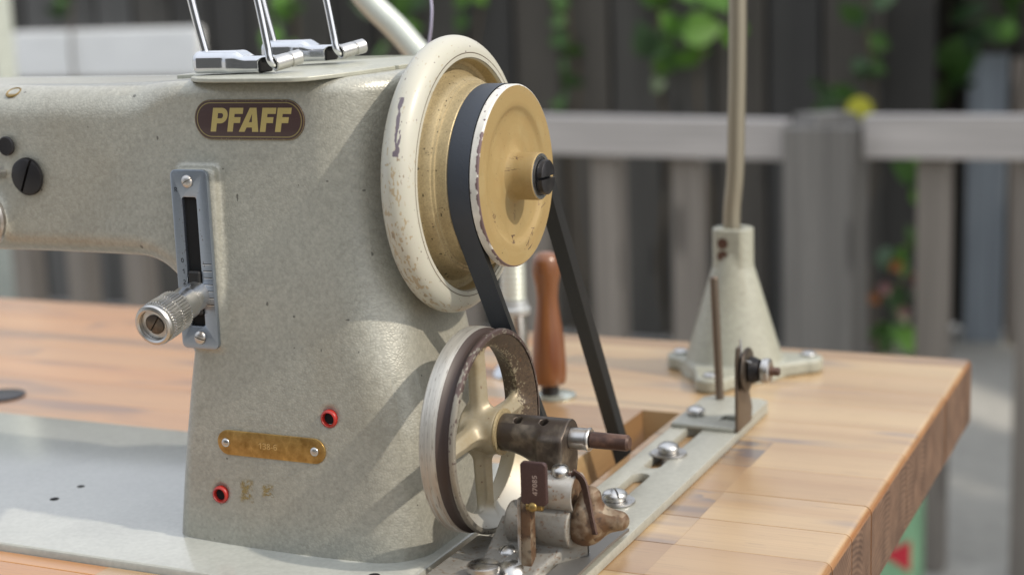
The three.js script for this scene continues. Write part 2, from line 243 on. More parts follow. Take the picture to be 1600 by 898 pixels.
// ---------------------------------------------------------------- setting: patio, fence, railing, plants (given in metres)
const bm = (x0, x1, y0, y1, z0, z1, r = 0.003) => { const a = M2U(x0, y0, z0), b = M2U(x1, y1, z1); return box(a.x, b.x, a.y, b.y, a.z, b.z, r / S, 1); };
M.fence = [0, 1, 2, 3, 4].map((k) => std({ map: T.grey, color: [rgb(0.25, 0.245, 0.235), rgb(0.13, 0.127, 0.12), rgb(0.35, 0.36, 0.375), rgb(0.18, 0.18, 0.18), rgb(0.28, 0.26, 0.235)][k], roughness: 0.85 }));
M.rail = std({ map: T.greyH, color: rgb(1.12, 1.08, 1.04), roughness: 0.8 });
M.slat = std({ map: T.grey, color: rgb(0.82, 0.75, 0.69), roughness: 0.85 });
M.post = std({ map: T.grey, color: rgb(0.62, 0.605, 0.59), roughness: 0.85 });
M.white = std({ map: tex(256, 256, (u, v) => 0.78 + 0.14 * fbm(u, v, 4, 12, 8, 4), true, [0.5, 0.5]), color: rgb(0.98, 1, 1), roughness: 0.7 });
M.conc = std({ map: T.conc, roughness: 0.9 });
single('ground', (() => { const g = new THREE.PlaneGeometry(60 / S, 60 / S, 1, 1); g.rotateX(-Math.PI / 2); return g.translate(0, -Y0 / S, 0); })(), M.conc, null, null, M2U(0, 0, 0), { structure: true });
{
  const F = thing('board_fence', 'tall dark weathered board fence along the back of the patio', 'fence', M2U(-1.6, 0, -3.7));
  const fz = (x) => (x < -0.55 ? 0.37 : 0);
  for (let i = 0; i < 46; i++) { const x = -5.3 + i * 0.152, h = 1.86 + rr(-0.02, 0.02); part(i ? 'board_' + String(i).padStart(3, '0') : 'board', bm(x, x + 0.140, 0.02, h, -4.03 + fz(x) + rr(-0.004, 0.004), -4.01 + fz(x)), M.fence[Math.floor(rnd() * 5)], F, { off: [rr(0, 1), rr(0, 1)] }); }
  for (let i = 0; i < 46; i++) { const x = -5.235 + i * 0.152; part('back_board', bm(x, x + 0.13, 0.02, 1.84, -4.075 + fz(x), -4.055 + fz(x)), M.fence[1], F, { off: [rr(0, 1), rr(0, 1)] }); }
  for (const y of [0.3, 1.55]) { part('fence_rail', bm(-5.3, -0.59, y, y + 0.09, -3.748, -3.707), M.fence[1], F); part('fence_rail', bm(-0.55, 1.7, y, y + 0.09, -4.118, -4.077), M.fence[1], F); }
  part('corner_post', bm(-0.60, -0.585, 0.0, 1.86, -4.09, -3.63), M.fence[0], F);
  const P = thing('fence_board', 'short pale bluish grey board standing in front of the dark fence at right', 'board', M2U(-0.352, 0, -3.93));
  part('face', bm(-0.405, -0.298, 0, 0.812, -3.94, -3.915), std({ map: T.grey, color: rgb(0.95, 1.1, 1.3), roughness: 0.85 }), P);
  const P2 = thing('fence_board', 'short beige grey board at the right edge behind the railing', 'board', M2U(-0.23, 0, -3.93));
  part('face', bm(-0.288, -0.17, 0, 0.80, -3.945, -3.92), std({ map: T.grey, color: rgb(1.1, 0.98, 0.9), roughness: 0.85 }), P2);
}
{
  const post = thing('railing_post', 'thick square grey wooden post of the low railing, with chamfered top', 'post', M2U(-0.362, 0, -2.08));
  part('post_shaft', bm(-0.424, -0.302, 0, 0.79, -2.14, -2.012, 0.006), M.post, post, { off: [0.3, 0.1] });
  part('post_cap', (() => { const a = M2U(-0.421, 0.79, -2.137), b = M2U(-0.305, 0.808, -2.015); return lathe([[0, 0], [82, 0], [70, 26], [0, 26]], V((a.x + b.x) / 2, a.y - 2, (a.z + b.z) / 2), V(0, 1, 0), 4, 0.1).translate(0, 0, 0); })(), M.post, post);
  post.children[1].geometry.translate(0.362 - 0.363, 0, 0);
  const mk = (x0, x1, first, step, y0, y1, slope, label) => {
    const r = thing('wooden_railing', label, 'railing', M2U((x0 + x1) / 2, 0, -2.07));
    const g = bm(x0, x1, y0, y1, -2.10, -2.058, 0.004), pv = M2U(x1, y1, -2.08); g.translate(-pv.x, -pv.y, 0); g.rotateZ(slope); g.translate(pv.x, pv.y, 0);
    part('top_rail', g, M.rail, r);
    for (let k = 0, x = first; x > x0 - 0.02 && x < x1; x += step, k++) part(k ? 'baluster_' + String(k).padStart(3, '0') : 'baluster', bm(x - 0.027, x + 0.027, 0.0, y0 + 0.02 * (slope ? (x1 - x) / 2 : 0) - 0.004, -2.135, -2.085, 0.004), M.slat, r, { off: [rr(0, 1), rr(0, 1)] });
  };
  mk(-3.1, -0.428, -0.620, -0.1555, 0.727, 0.797, -0.016, 'long weathered grey railing with slats running left behind the sewing machine');
  mk(-0.298, 1.2, -0.185, 0.165, 0.733, 0.805, 0, 'weathered grey railing section with slats to the right of the thick post');
}
{
  const b = thing('white_board', 'long white painted board fixed across the dark fence at upper left', 'board', M2U(-3.13, 0.791, -3.64));
  part('board_face', bm(-3.52, -2.75, 0.791, 0.95, -3.66, -3.615, 0.01), M.white, b);
  const w = thing('white_post', 'pale greenish white upright post at the left edge of the photo', 'post', M2U(-2.7, 0, -2.6));
  part('shaft', bm(-2.84, -2.665, 0, 1.6, -2.68, -2.6, 0.008), std({ map: T.conc, color: rgb(1.35, 1.5, 1.5), roughness: 0.6 }), w);
}
const leafG = (() => { const pos = [], n = 5, rows = []; for (let i = 0; i <= n; i++) { const t = i / n, w = 0.36 * Math.sin(Math.PI * Math.pow(t, 0.8)) + 0.005, dz = -0.25 * t * t; rows.push([V(-w, t, dz + 0.10 * w), V(0, t, dz), V(w, t, dz + 0.10 * w)]); } for (let i = 0; i < n; i++) for (let s = 0; s < 2; s++) { const [a, b, c, d] = [rows[i][s], rows[i][s + 1], rows[i + 1][s + 1], rows[i + 1][s]]; pos.push(a, b, c, a, c, d); } return tri(pos); })();
const leafMat = (r, g, b) => phy({ color: rgb(r, g, b), roughness: 0.55, transmission: 0.35, thickness: 0, side: THREE.DoubleSide });
M.leaf = [leafMat(0.06, 0.155, 0.022), leafMat(0.12, 0.30, 0.028), leafMat(0.03, 0.08, 0.02), leafMat(0.50, 0.50, 0.03), leafMat(0.42, 0.16, 0.06), leafMat(0.12, 0.2, 0.12)];
function leaf(at, size, mat, parent, name = 'leaf') {
  const g = leafG.clone(), q = new THREE.Quaternion().setFromEuler(new THREE.Euler(rr(-0.9, 0.9), rr(-0.9, 0.9), rr(0, 6.28)));
  g.applyMatrix4(new THREE.Matrix4().compose(at, q, V(size / S, size / S, size / S))); return part(name, g, mat, parent);
}
function vine(label, x, y0, y1, z, spread, n, size, mats, name = 'climbing_vine', cat = 'vine', group) {
  if (x < -0.55 && z < -3.7) { const k = (0.593 - (z + 0.37)) / (0.593 - z); x = 0.27 + (x - 0.27) * k; y0 = 1.035 + (y0 - 1.035) * k; y1 = 1.035 + (y1 - 1.035) * k; z += 0.37; spread *= k; size *= k; }
  const t = thing(name, label, cat, M2U(x, 0, z), group), pts = []; for (let i = 0; i <= 6; i++) pts.push(M2U(x + 0.02 * Math.sin(i * 2.1 + x * 9), mix(0, y1, i / 6), z - 0.02));
  part('stem', tube(pts, 5, 30, 6), std({ color: rgb(0.08, 0.06, 0.035), roughness: 0.9 }), t);
  for (let i = 0; i < n * 0.62; i++) { const a = rr(0, 6.28), d = spread * Math.sqrt(rnd()); leaf(M2U(x + d * Math.cos(a), rr(y0, y1), z + rr(0, 0.05)), size * rr(0.8, 1.5), M.leaf[mats[Math.floor(rnd() * mats.length)]], t); }
  return t;
}
vine('green vine hanging down the dark fence just left of the thread stand tube', -1.31, 0.62, 1.2, -3.93, 0.06, 26, 0.085, [0, 0, 2, 1]);
vine('bright green leaf cluster at the top edge just left of the thread stand tube', -1.17, 0.87, 1.15, -3.9, 0.09, 14, 0.10, [1, 1, 0]);
vine('dark leafy vine with glossy leaves on the fence at upper right', -0.46, 0.70, 1.15, -3.9, 0.085, 42, 0.085, [2, 2, 0, 5]);
vine('light green leaves in the top right corner of the photo', -0.245, 0.80, 1.1, -3.86, 0.05, 14, 0.08, [0, 1, 0]);
vine('thin dark green vine on the fence above the thick railing post', -0.68, 0.66, 1.15, -3.95, 0.02, 20, 0.06, [2, 0, 2]);
vine('small plant with a pale orange leaf above the post top', -0.78, 0.64, 0.74, -3.88, 0.06, 9, 0.06, [0, 4, 2, 5]);
{ const y = thing('yellow_leaf', 'single round yellow leaf glowing above the railing post', 'leaf', M2U(-0.61, 0.69, -3.48)); part('leaf', lathe([[0, 0], [40, 4], [46, 10], [0, 12]], M2U(-0.610, 0.695, -3.48), V(0.3, 0.1, 1), 16), M.leaf[3], y); part('stalk', cyl(M2U(-0.610, 0.0, -3.49), M2U(-0.610, 0.67, -3.49), 3), std({ color: rgb(0.1, 0.12, 0.03), roughness: 0.9 }), y); }
vine('thin yellowish vine in a fence gap right of the handwheel', -1.63, 0.66, 1.15, -3.99, 0.018, 18, 0.06, [0, 2, 0]);
vine('green leaves on the fence above the handwheel and the curved lamp arm', -2.21, 0.87, 1.2, -3.92, 0.13, 24, 0.09, [0, 1, 2]);
vine('small bright green leaf cluster between the chrome wire clips', -2.61, 0.87, 1.15, -3.92, 0.05, 10, 0.08, [1, 0]);
vine('dim green vine on the fence behind the white board', -3.55, 0.95, 1.3, -3.95, 0.04, 14, 0.07, [2, 0]);
vine('yellow green leaves on the fence above the drive pulley', -1.94, 0.93, 1.2, -3.95, 0.03, 10, 0.06, [0, 1]);
{
  const t = vine('small shrub with orange and pink flowers between post and slat', -0.325, 0.25, 0.66, -2.62, 0.05, 34, 0.05, [0, 2, 0, 1], 'flowering_shrub', 'shrub');
  for (let i = 0; i < 6; i++) { const c = M2U(-0.335 + rr(-0.05, 0.05), rr(0.35, 0.6), -2.58 + rr(-0.03, 0.03)), g = []; for (let k = 0; k < 5; k++) { const q = leafG.clone(); q.scale(22, 24, 24); q.rotateX(0.7); q.rotateZ(k * 1.2566); g.push(q.translate(c.x, c.y, c.z)); } part('flower', g, std({ color: [rgb(0.30, 0.11, 0.03), rgb(0.32, 0.16, 0.16)][i % 2], roughness: 0.7, side: THREE.DoubleSide }), t); }
  const u = thing('garden_bag', 'green upright bag with a red triangle, on the floor below the table corner', 'bag', M2U(-0.2, 0, -1.76));
  const g = sdf((x, y, z) => { const p = V(x * S, Y0 + y * S, z * S); return dbox(p.x, p.y, p.z, -0.20, 0.125, -1.76, 0.062, 0.13, 0.045, 0.02) / S; }, [M2U(-0.28, 0, 0).x - 20, M2U(0, -0.01, 0).y, M2U(0, 0, -1.82).z], [M2U(0.0, 0, 0).x, M2U(0, 0.28, 0).y, M2U(0, 0, -1.70).z], 14);
  part('sack', g, std({ color: rgb(0.22, 0.42, 0.25), roughness: 0.6 }), u);
  const a = M2U(-0.188, 0.166, 0), b = M2U(-0.146, 0.192, 0), c = M2U(-0.146, 0.142, 0); part('red_triangle', slab([[a.x, a.y], [c.x, c.y], [b.x, b.y]], [], 4, 0, 'xy', M2U(0, 0, -1.714).z), std({ color: rgb(0.5, 0.02, 0.04), roughness: 0.6 }), u);
}
{ // added house wall behind the camera, out of view, for chrome and varnish to mirror
  const h = thing('added_house_wall', 'added grey boarded house wall behind the camera, out of view', 'house', M2U(-1, 0, 5.4));
  const sid = std({ map: T.conc, color: rgb(0.42, 0.43, 0.45), roughness: 0.8 });
  for (let i = 0; i < 20; i++) part(i ? 'siding_board_' + String(i).padStart(3, '0') : 'siding_board', bm(-6, 4, i * 0.16, i * 0.16 + 0.157, 5.4 - 0.012 * (i % 2), 5.5), sid, h);
  part('eave', bm(-6.2, 4.2, 3.2, 3.32, 4.8, 5.6), M.white, h);
}
{ // added out-of-view beams and tree, placed to stripe the patio and shade the railing
  const pg = thing('added_pergola', 'added wooden beams out of view, placed to stripe the patio with shadow', 'added_pergola', M2U(1.7, 0, -3));
  const t = new THREE.Vector2(0.68, 0.73).normalize(), nn = new THREE.Vector2(0.73, -0.68).normalize(), at = (n, s) => [nn.x * n + t.x * s, nn.y * n + t.y * s], h = 1.7;
  for (const [n, w] of [[3.70, 0.23], [3.21, 0.19], [2.91, 0.17]]) { const [x, z] = at(n, -1.4), c = M2U(x, h, z), g = box(-1.5 / S, 1.5 / S, -0.06 / S, 0.06 / S, -w / 2 / S, w / 2 / S, 4, 1); g.rotateY(-Math.atan2(t.y, t.x)); part('beam', g.translate(c.x, c.y, c.z), M.slat, pg); }
  for (const s of [-0.9, 0.0]) { const [x, z] = at(3.3, s), c = M2U(x, h - 0.11, z), g = box(-0.6 / S, 0.6 / S, -0.045 / S, 0.045 / S, -0.045 / S, 0.045 / S, 4, 1); g.rotateY(-Math.atan2(nn.y, nn.x)); part('cross_beam', g.translate(c.x, c.y, c.z), M.slat, pg); for (const n of [2.9, 3.7]) { const [px, pz] = at(n, s); part('post', bm(px - 0.045, px + 0.045, 0, h - 0.15, pz - 0.045, pz + 0.045), M.slat, pg); } }
  const tr = thing('added_cypress_tree', 'added narrow evergreen tree out of view at right, placed to shade the railing', 'tree', M2U(1.5, 0, -2.05)), leaves = [];
  part('trunk', cyl(M2U(1.5, 0, -2.05), M2U(1.5, 4.6, -2.05), 0.06 / S, 0.015 / S), std({ color: rgb(0.09, 0.06, 0.04), roughness: 0.9 }), tr);
  for (let i = 0; i < 5200; i++) { const y = rr(0.25, 5), r = 0.46 * Math.min(1, (5.15 - y) * 0.6) * Math.sqrt(rnd()), a = rr(0, 6.2832), g = leafG.clone(), p = M2U(1.5 + r * Math.cos(a), y, -2.05 + r * Math.sin(a)), s = rr(0.07, 0.13) / S; leaves.push(g.applyMatrix4(new THREE.Matrix4().compose(p, new THREE.Quaternion().setFromEuler(new THREE.Euler(rr(-1.2, 1.2), rr(0, 6.3), rr(-1, 1))), V(s, s, s)))); }
  part('crown', leaves, M.leaf[2], tr);
}
// ---------------------------------------------------------------- work table: butcher block of separate planks
{
  const t = thing('work_table', 'thick butcher block table of glued wooden planks carrying the sewing machine', 'table', V(-350, -209, -150));
  const zb = [-508, -478, -430, -383, -336, -282, -229, -172, -117.8, -66, -19, 30, 80, 117.8, 131, 182, 232, 282];
  const holes = [[-2000, -29.5, -117.8, 117.8], [-33, -4, -282, 117.8]];
  const XR = 170, XL = -1150, TH = 52, top = -209;
  function plank(x0, x1, z0, z1, endRight, mat, off) {
    if (endRight) x1 += rr(-0.5, 0.5);
    const c = 0.5, g = 0.2 , R = 4.5, pos = [], cap = [], a0 = z0 + g, a1 = z1 - g - (Math.abs(z1 + 66) < 1 ? 0.55 : 0), dy = rr(-0.12, 0.12), yb = top - TH;
    const st = []; const fr = (z0 < -500), bk = c;                    // stations along x: [x, drop]
    st.push([x0, 0.06], [x0 + 0.15, 0]); if (endRight) { for (let i = 0; i <= 6; i++) { const a = i / 6 * Math.PI / 2; st.push([x1 - R + R * Math.sin(a), R * (1 - Math.cos(a))]); } } else st.push([x1 - 0.15, 0], [x1, 0.06]);
    const ring = ([x, d]) => { const y = top + dy - d, cb = fr ? 3 : c; return [[yb, a0], [y - cb, a0], [y - cb * 0.3, a0 + cb * 0.3], [y, a0 + cb], [y, a1 - c], [y - c * 0.3, a1 - c * 0.3], [y - c, a1], [yb, a1]].map(([yy, z]) => V(x, yy, z)); };
    const rings = st.map(ring);
    for (let i = 0; i < rings.length - 1; i++) for (let k = 0; k < 8; k++) { const l = (k + 1) % 8; pos.push(rings[i][k], rings[i][l], rings[i + 1][l], rings[i][k], rings[i + 1][l], rings[i + 1][k]); }
    const fan = (r, flip, out) => { for (let k = 1; k < 7; k++) flip ? out.push(r[0], r[k + 1], r[k]) : out.push(r[0], r[k], r[k + 1]); };
    fan(rings[0], true, pos); fan(rings[rings.length - 1], false, endRight ? cap : pos);
    const pg = toCreasedNormals(tri(pos), 0.3), pp = pg.attributes.position, col = new Float32Array(pp.count * 3);
    for (let i = 0; i < pp.count; i++) { const k = endRight ? sst(pp.getX(i), x1 - 2.6, x1 - 0.3) * (0.55 + 0.45 * n3(pp.getX(i), pp.getY(i), pp.getZ(i) * 0.15)) : 0; col.set([mix(1, 0.78, k), mix(1, 0.46, k), mix(1, 0.27, k)], 3 * i); } pg.setAttribute('color', new THREE.BufferAttribute(col, 3));  // orange edge stain; the lit look of the rounding is painted into this tint too
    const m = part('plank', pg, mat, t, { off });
    if (endRight) part('end_grain', tri(cap).translate(0.02, 0, 0), M.endg, m, { off: [rr(0, 1), rr(0, 1)] });
  }
  M.endg = std({ map: ENDG, roughness: 0.55 });
  const tint = [rgb(1.22, 1.24, 1.26), rgb(1.36, 1.45, 1.54), rgb(1.06, 1.04, 1.05), rgb(1.5, 1.16, 0.78), rgb(1.46, 1.6, 1.74), rgb(1.4, 1.14, 0.84)];  // the pale tints, used on right-hand planks, paint in the sky glare there
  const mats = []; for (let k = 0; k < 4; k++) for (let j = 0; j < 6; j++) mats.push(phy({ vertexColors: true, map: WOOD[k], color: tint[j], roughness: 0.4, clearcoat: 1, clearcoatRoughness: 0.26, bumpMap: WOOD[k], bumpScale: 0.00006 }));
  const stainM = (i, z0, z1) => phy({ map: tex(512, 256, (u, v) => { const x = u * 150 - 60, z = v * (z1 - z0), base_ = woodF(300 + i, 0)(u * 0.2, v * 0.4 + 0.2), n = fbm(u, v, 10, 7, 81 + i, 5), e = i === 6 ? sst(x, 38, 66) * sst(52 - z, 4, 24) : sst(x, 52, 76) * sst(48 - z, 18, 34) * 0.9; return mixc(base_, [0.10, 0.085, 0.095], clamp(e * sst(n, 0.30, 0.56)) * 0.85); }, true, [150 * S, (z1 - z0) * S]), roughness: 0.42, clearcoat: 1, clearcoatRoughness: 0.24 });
  for (let i = 0; i < zb.length - 1; i++) {
    const z0 = zb[i], z1 = zb[i + 1], zm = (z0 + z1) / 2; let spans = [[XL, XR]];
    for (const [hx0, hx1, hz0, hz1] of holes) if (zm > hz0 && zm < hz1) spans = spans.flatMap(([a, b]) => (hx1 <= a || hx0 >= b ? [[a, b]] : [[a, hx0], [hx1, b]].filter(([p, q]) => q - p > 1)));
    for (const [a, b] of spans) {
      const cuts = [a]; if (z0 >= -230 && z1 <= 81 && b === XR) cuts.push(80 + rr(-0.6, 0.6)); else if (b - a > 700) { cuts.push(-640 + rr(-150, 60), rr(-330, -110)); } cuts.push(b);
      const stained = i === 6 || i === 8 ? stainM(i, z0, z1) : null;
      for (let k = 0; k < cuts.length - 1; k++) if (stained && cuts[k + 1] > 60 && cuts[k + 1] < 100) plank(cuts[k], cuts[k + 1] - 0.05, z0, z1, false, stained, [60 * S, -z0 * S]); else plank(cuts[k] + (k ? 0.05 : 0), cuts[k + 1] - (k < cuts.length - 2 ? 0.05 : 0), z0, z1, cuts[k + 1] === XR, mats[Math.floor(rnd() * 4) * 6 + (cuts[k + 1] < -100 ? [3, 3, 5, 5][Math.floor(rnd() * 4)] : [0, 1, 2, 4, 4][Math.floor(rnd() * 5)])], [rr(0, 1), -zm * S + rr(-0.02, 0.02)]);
    }
  }
  // lining of the belt cut-out, legs and apron
  const lin = phy({ map: WOOD[1], color: rgb(0.95, 0.95, 0.9), roughness: 0.6 });
  part('leg', box(-60, 20, -209 - 800 / 0.76, -262, -450, -370, 3), lin, t); part('leg', box(-60, 20, -209 - 800 / 0.76, -262, 170, 250, 3), lin, t);
  part('leg', box(-1100, -1020, -209 - 800 / 0.76, -262, -470, -390, 3), lin, t); part('leg', box(-1100, -1020, -209 - 800 / 0.76, -262, 170, 250, 3), lin, t);
  single('table_grommet', [lathe([[0, 0], [19, 0], [20, 0.5], [20, 1.2], [18, 1.8], [0, 1.6]], V(-543, -208.8, -166), V(0, 1, 0), 40)], M.blued, 'round dark metal disc let into the table at the left edge', 'disc', V(-543, -209, -166));
}
// ---------------------------------------------------------------- sewing machine
const SM = thing('sewing_machine', 'grey green hammertone industrial sewing machine with cream handwheel', 'sewing machine', V(-115, -205, 0));
const topY = (x) => 54.5 + 2.5 * sst(x, -260, -150), topTilt = (x) => 0.042 * sst(x, -215, -120);
const bodyTop = (x, z) => topY(x) + topTilt(x) * (62 - z);
const zFront = (x, y) => mix(59.8, 70, sst(y, 30, -205)) + 5 * sst(y, -60, -205) * Math.max(0, 1 - ((x + 115) / 80) ** 2);
function bodyD(x, y, z) {
  const pl = (-196 + (y + 205) * (20 / 145) - x) * 0.99, pr = x - mix(-37.5, -51, sst(y, -150, -60)), tp = y - bodyTop(x, z);
  const pil = Math.max(pl, pr, -240 - y), arm = Math.max(-44 - 0.5 * sst(x, -280, -330) - y, x + 100);
  let p = unionR(pil, arm, 46); p = Math.max(p, -x - 640);
  const zf = z - zFront(x, y), zb = -58 - z, rF = x < -150 ? mix(15, 11, sst(y, -20, -120)) : mix(15, mix(26, 52, sst(y, -110, 10)), sst(x, -150, -85));
  const side = z > 0 ? interR(p, zf, rF) : interR(p, zb, mix(20, 42, sst(x, -150, -80)));
  let d = interR(side, tp, mix(20, 9, sst(x, -215, -180)));
  d = smin(d, dbox(x, y, z, -590, -40, 0, 50, 85, 55, 18), 12);                                   // needle head, out of the frame at left
  d = unionR(d, dbox(x, y, z, -167.5, -41.8, 61, 13.5, 51.5, 5.4, 3), 2.5);                        // raised pad under the stitch plate
  d = smin(d, dcap(x, y, z, [-322, -24, 50], [-322, -24, 64.5], 17, 17) + 3, 8);                  // boss of the dial at far left
  for (const [a, b, c] of [[-159.8, -174.5, 78.5], [-86.8, -124.5, 75.3]]) d = smax(d, -(len(x - a, y - b, z - c) - 8.6), 1.2);
  return d;
}
{
  const g = sdf(bodyD, [-648, -220, -66], [-26, 74, 84], 2.6); part('body', g, M.hammer, SM);
  const bed = slab(rrect(-900, -30.5, -117, 117, 5), [], 12, 1.6, 'xz', -217); const bm_ = part('bed_plate', bed, M.bed, SM);
  for (const [x, z, r] of [[-311, 14.5, 2.4], [-310, 41, 2.9], [-52, 89, 3.2]]) part('oil_hole', lathe([[0, 0], [r, 0], [r, 0.25], [r * 0.8, 0.3], [0, 0.12]], V(x, -205.05, z), V(0, 1, 0), 20), M.void, bm_);
}
{ // cover plate on top
  const o = [[-212, -50], [-212, 13], [-204, 18], [-194, 23], [-184, 34], [-176, 48], [-168, 61], [-158, 69], [-146, 71.5], [-98, 71.5], [-89, 67], [-82, 55], [-77, 44], [-72, 30], [-67.5, 16], [-66.5, 12], [-69, 9.5], [-66, 8.5], [-63, 0], [-60, -10], [-59, -52], [-190, -56]];
  const c = new THREE.CatmullRomCurve3(o.map(([x, z]) => V(x, 0, z)), true, 'catmullrom', 0.2), P = c.getPoints(150).map((p) => [p.x, -p.z]);
  const s = shapeOf(P), g0 = new THREE.ExtrudeGeometry(s, { depth: 1.4, bevelEnabled: true, bevelSize: 0.6, bevelOffset: -0.6, bevelThickness: 0.5, bevelSegments: 2 }); g0.rotateX(-Math.PI / 2);
  // top face as a fine grid so that the sheet can be bent
  const e = [], N = 60; const inside = (x, z) => { let k = false; for (let i = 0, j = P.length - 1; i < P.length; j = i++) { const [xi, yi] = P[i], [xj, yj] = P[j]; if ((yi > -z) !== (yj > -z) && x < ((xj - xi) * (-z - yi)) / (yj - yi) + xi) k = !k; } return k; };
  const p = g0.attributes.position; for (let i = 0; i < p.count; i++) p.setY(i, p.getY(i) + bodyTop(p.getX(i), p.getZ(i)) + 0.3); g0.computeVertexNormals();
  part('top_cover', toCreasedNormals(g0.index ? g0.toNonIndexed() : g0, 0.35), M.cover, SM);
}
{ // name badge
  const x0 = -167.8, x1 = -96.8, y0 = 24.6, y1 = 46.7, zc = zFront(-130, 36) + 0.15;
  const t = ctex(1024, 322, (c, w, h) => {
    c.fillStyle = '#43302f'; c.fillRect(0, 0, w, h);
    const rr_ = (x, y, ww, hh, r) => { c.beginPath(); c.moveTo(x + r, y); c.arcTo(x + ww, y, x + ww, y + hh, r); c.arcTo(x + ww, y + hh, x, y + hh, r); c.arcTo(x, y + hh, x, y, r); c.arcTo(x, y, x + ww, y, r); c.closePath(); };
    c.strokeStyle = '#8d8152'; c.lineWidth = 8; rr_(26, 26, w - 52, h - 52, 134); c.stroke(); c.strokeStyle = '#8d8152'; c.lineWidth = 4; rr_(4, 4, w - 8, h - 8, 156); c.stroke();
    c.fillStyle = '#b3a366'; c.save(); c.translate(140, 0); c.transform(1, 0, -0.21, 1, 42, 0);
    const T0 = 66, B0 = 256, H = B0 - T0, st = 52; // heavy slanted letters drawn as shapes
    const bar = (x, y, ww, hh) => c.fillRect(x, y, ww, hh);
    const Pp = (x) => { bar(x, T0, st, H); c.beginPath(); c.moveTo(x, T0); c.lineTo(x + 84, T0); c.arc(x + 84, T0 + 62, 62, -Math.PI / 2, Math.PI / 2); c.lineTo(x, T0 + 124); c.closePath(); c.moveTo(x + st, T0 + 42); c.lineTo(x + st, T0 + 84); c.lineTo(x + 82, T0 + 84); c.arc(x + 82, T0 + 63, 21, Math.PI / 2, -Math.PI / 2, true); c.closePath(); c.fill('evenodd'); };
    const Ff = (x) => { bar(x, T0, st, H); bar(x, T0, 128, 48); bar(x, T0 + 74, 112, 46); };
    const Aa = (x) => { c.beginPath(); c.moveTo(x - 8, B0); c.lineTo(x + 72, T0); c.lineTo(x + 134, T0); c.lineTo(x + 176, B0); c.lineTo(x + 118, B0); c.lineTo(x + 112, B0 - 34); c.lineTo(x + 62, B0 - 34); c.lineTo(x + 48, B0); c.closePath(); c.moveTo(x + 78, B0 - 76); c.lineTo(x + 106, B0 - 76); c.lineTo(x + 99, T0 + 48); c.closePath(); c.fill('evenodd'); };
    Pp(18); Ff(176); Aa(292); Ff(482); Ff(622); c.restore();
    for (let i = 0; i < 1600; i++) { c.fillStyle = ['#6a5a4a', '#9a8d62', '#3a2a29', '#c9bf95'][i % 4]; c.globalAlpha = 0.3; c.fillRect(rnd() * w, rnd() * h, rr(1, 4), rr(1, 3)); }
    c.globalAlpha = 0.8; c.fillStyle = '#d5cfb5'; for (let i = 0; i < 60; i++) { const a = rnd() < 0.5; c.fillRect(rnd() * w, a ? rr(2, 14) : h - rr(4, 16), rr(2, 7), 2); } c.globalAlpha = 1;
  });
  const g = slab(rrect(x0, x1, y0, y1, 11, 14), [], 1.1, 0.25, 'xy', zc - 0.5), p = g.attributes.position, uv = new Float32Array(p.count * 2);
  for (let i = 0; i < p.count; i++) { uv[2 * i] = (p.getX(i) - x0) / (x1 - x0); uv[2 * i + 1] = (p.getY(i) - y0) / (y1 - y0); } g.setAttribute('uv', new THREE.BufferAttribute(uv, 2));
  part('name_badge', g, phy({ map: t, roughness: 0.4, metalness: 0.1, clearcoat: 0.4 }), SM, { uv: true, label: 'dark brown oval badge with gold lettering' });
}
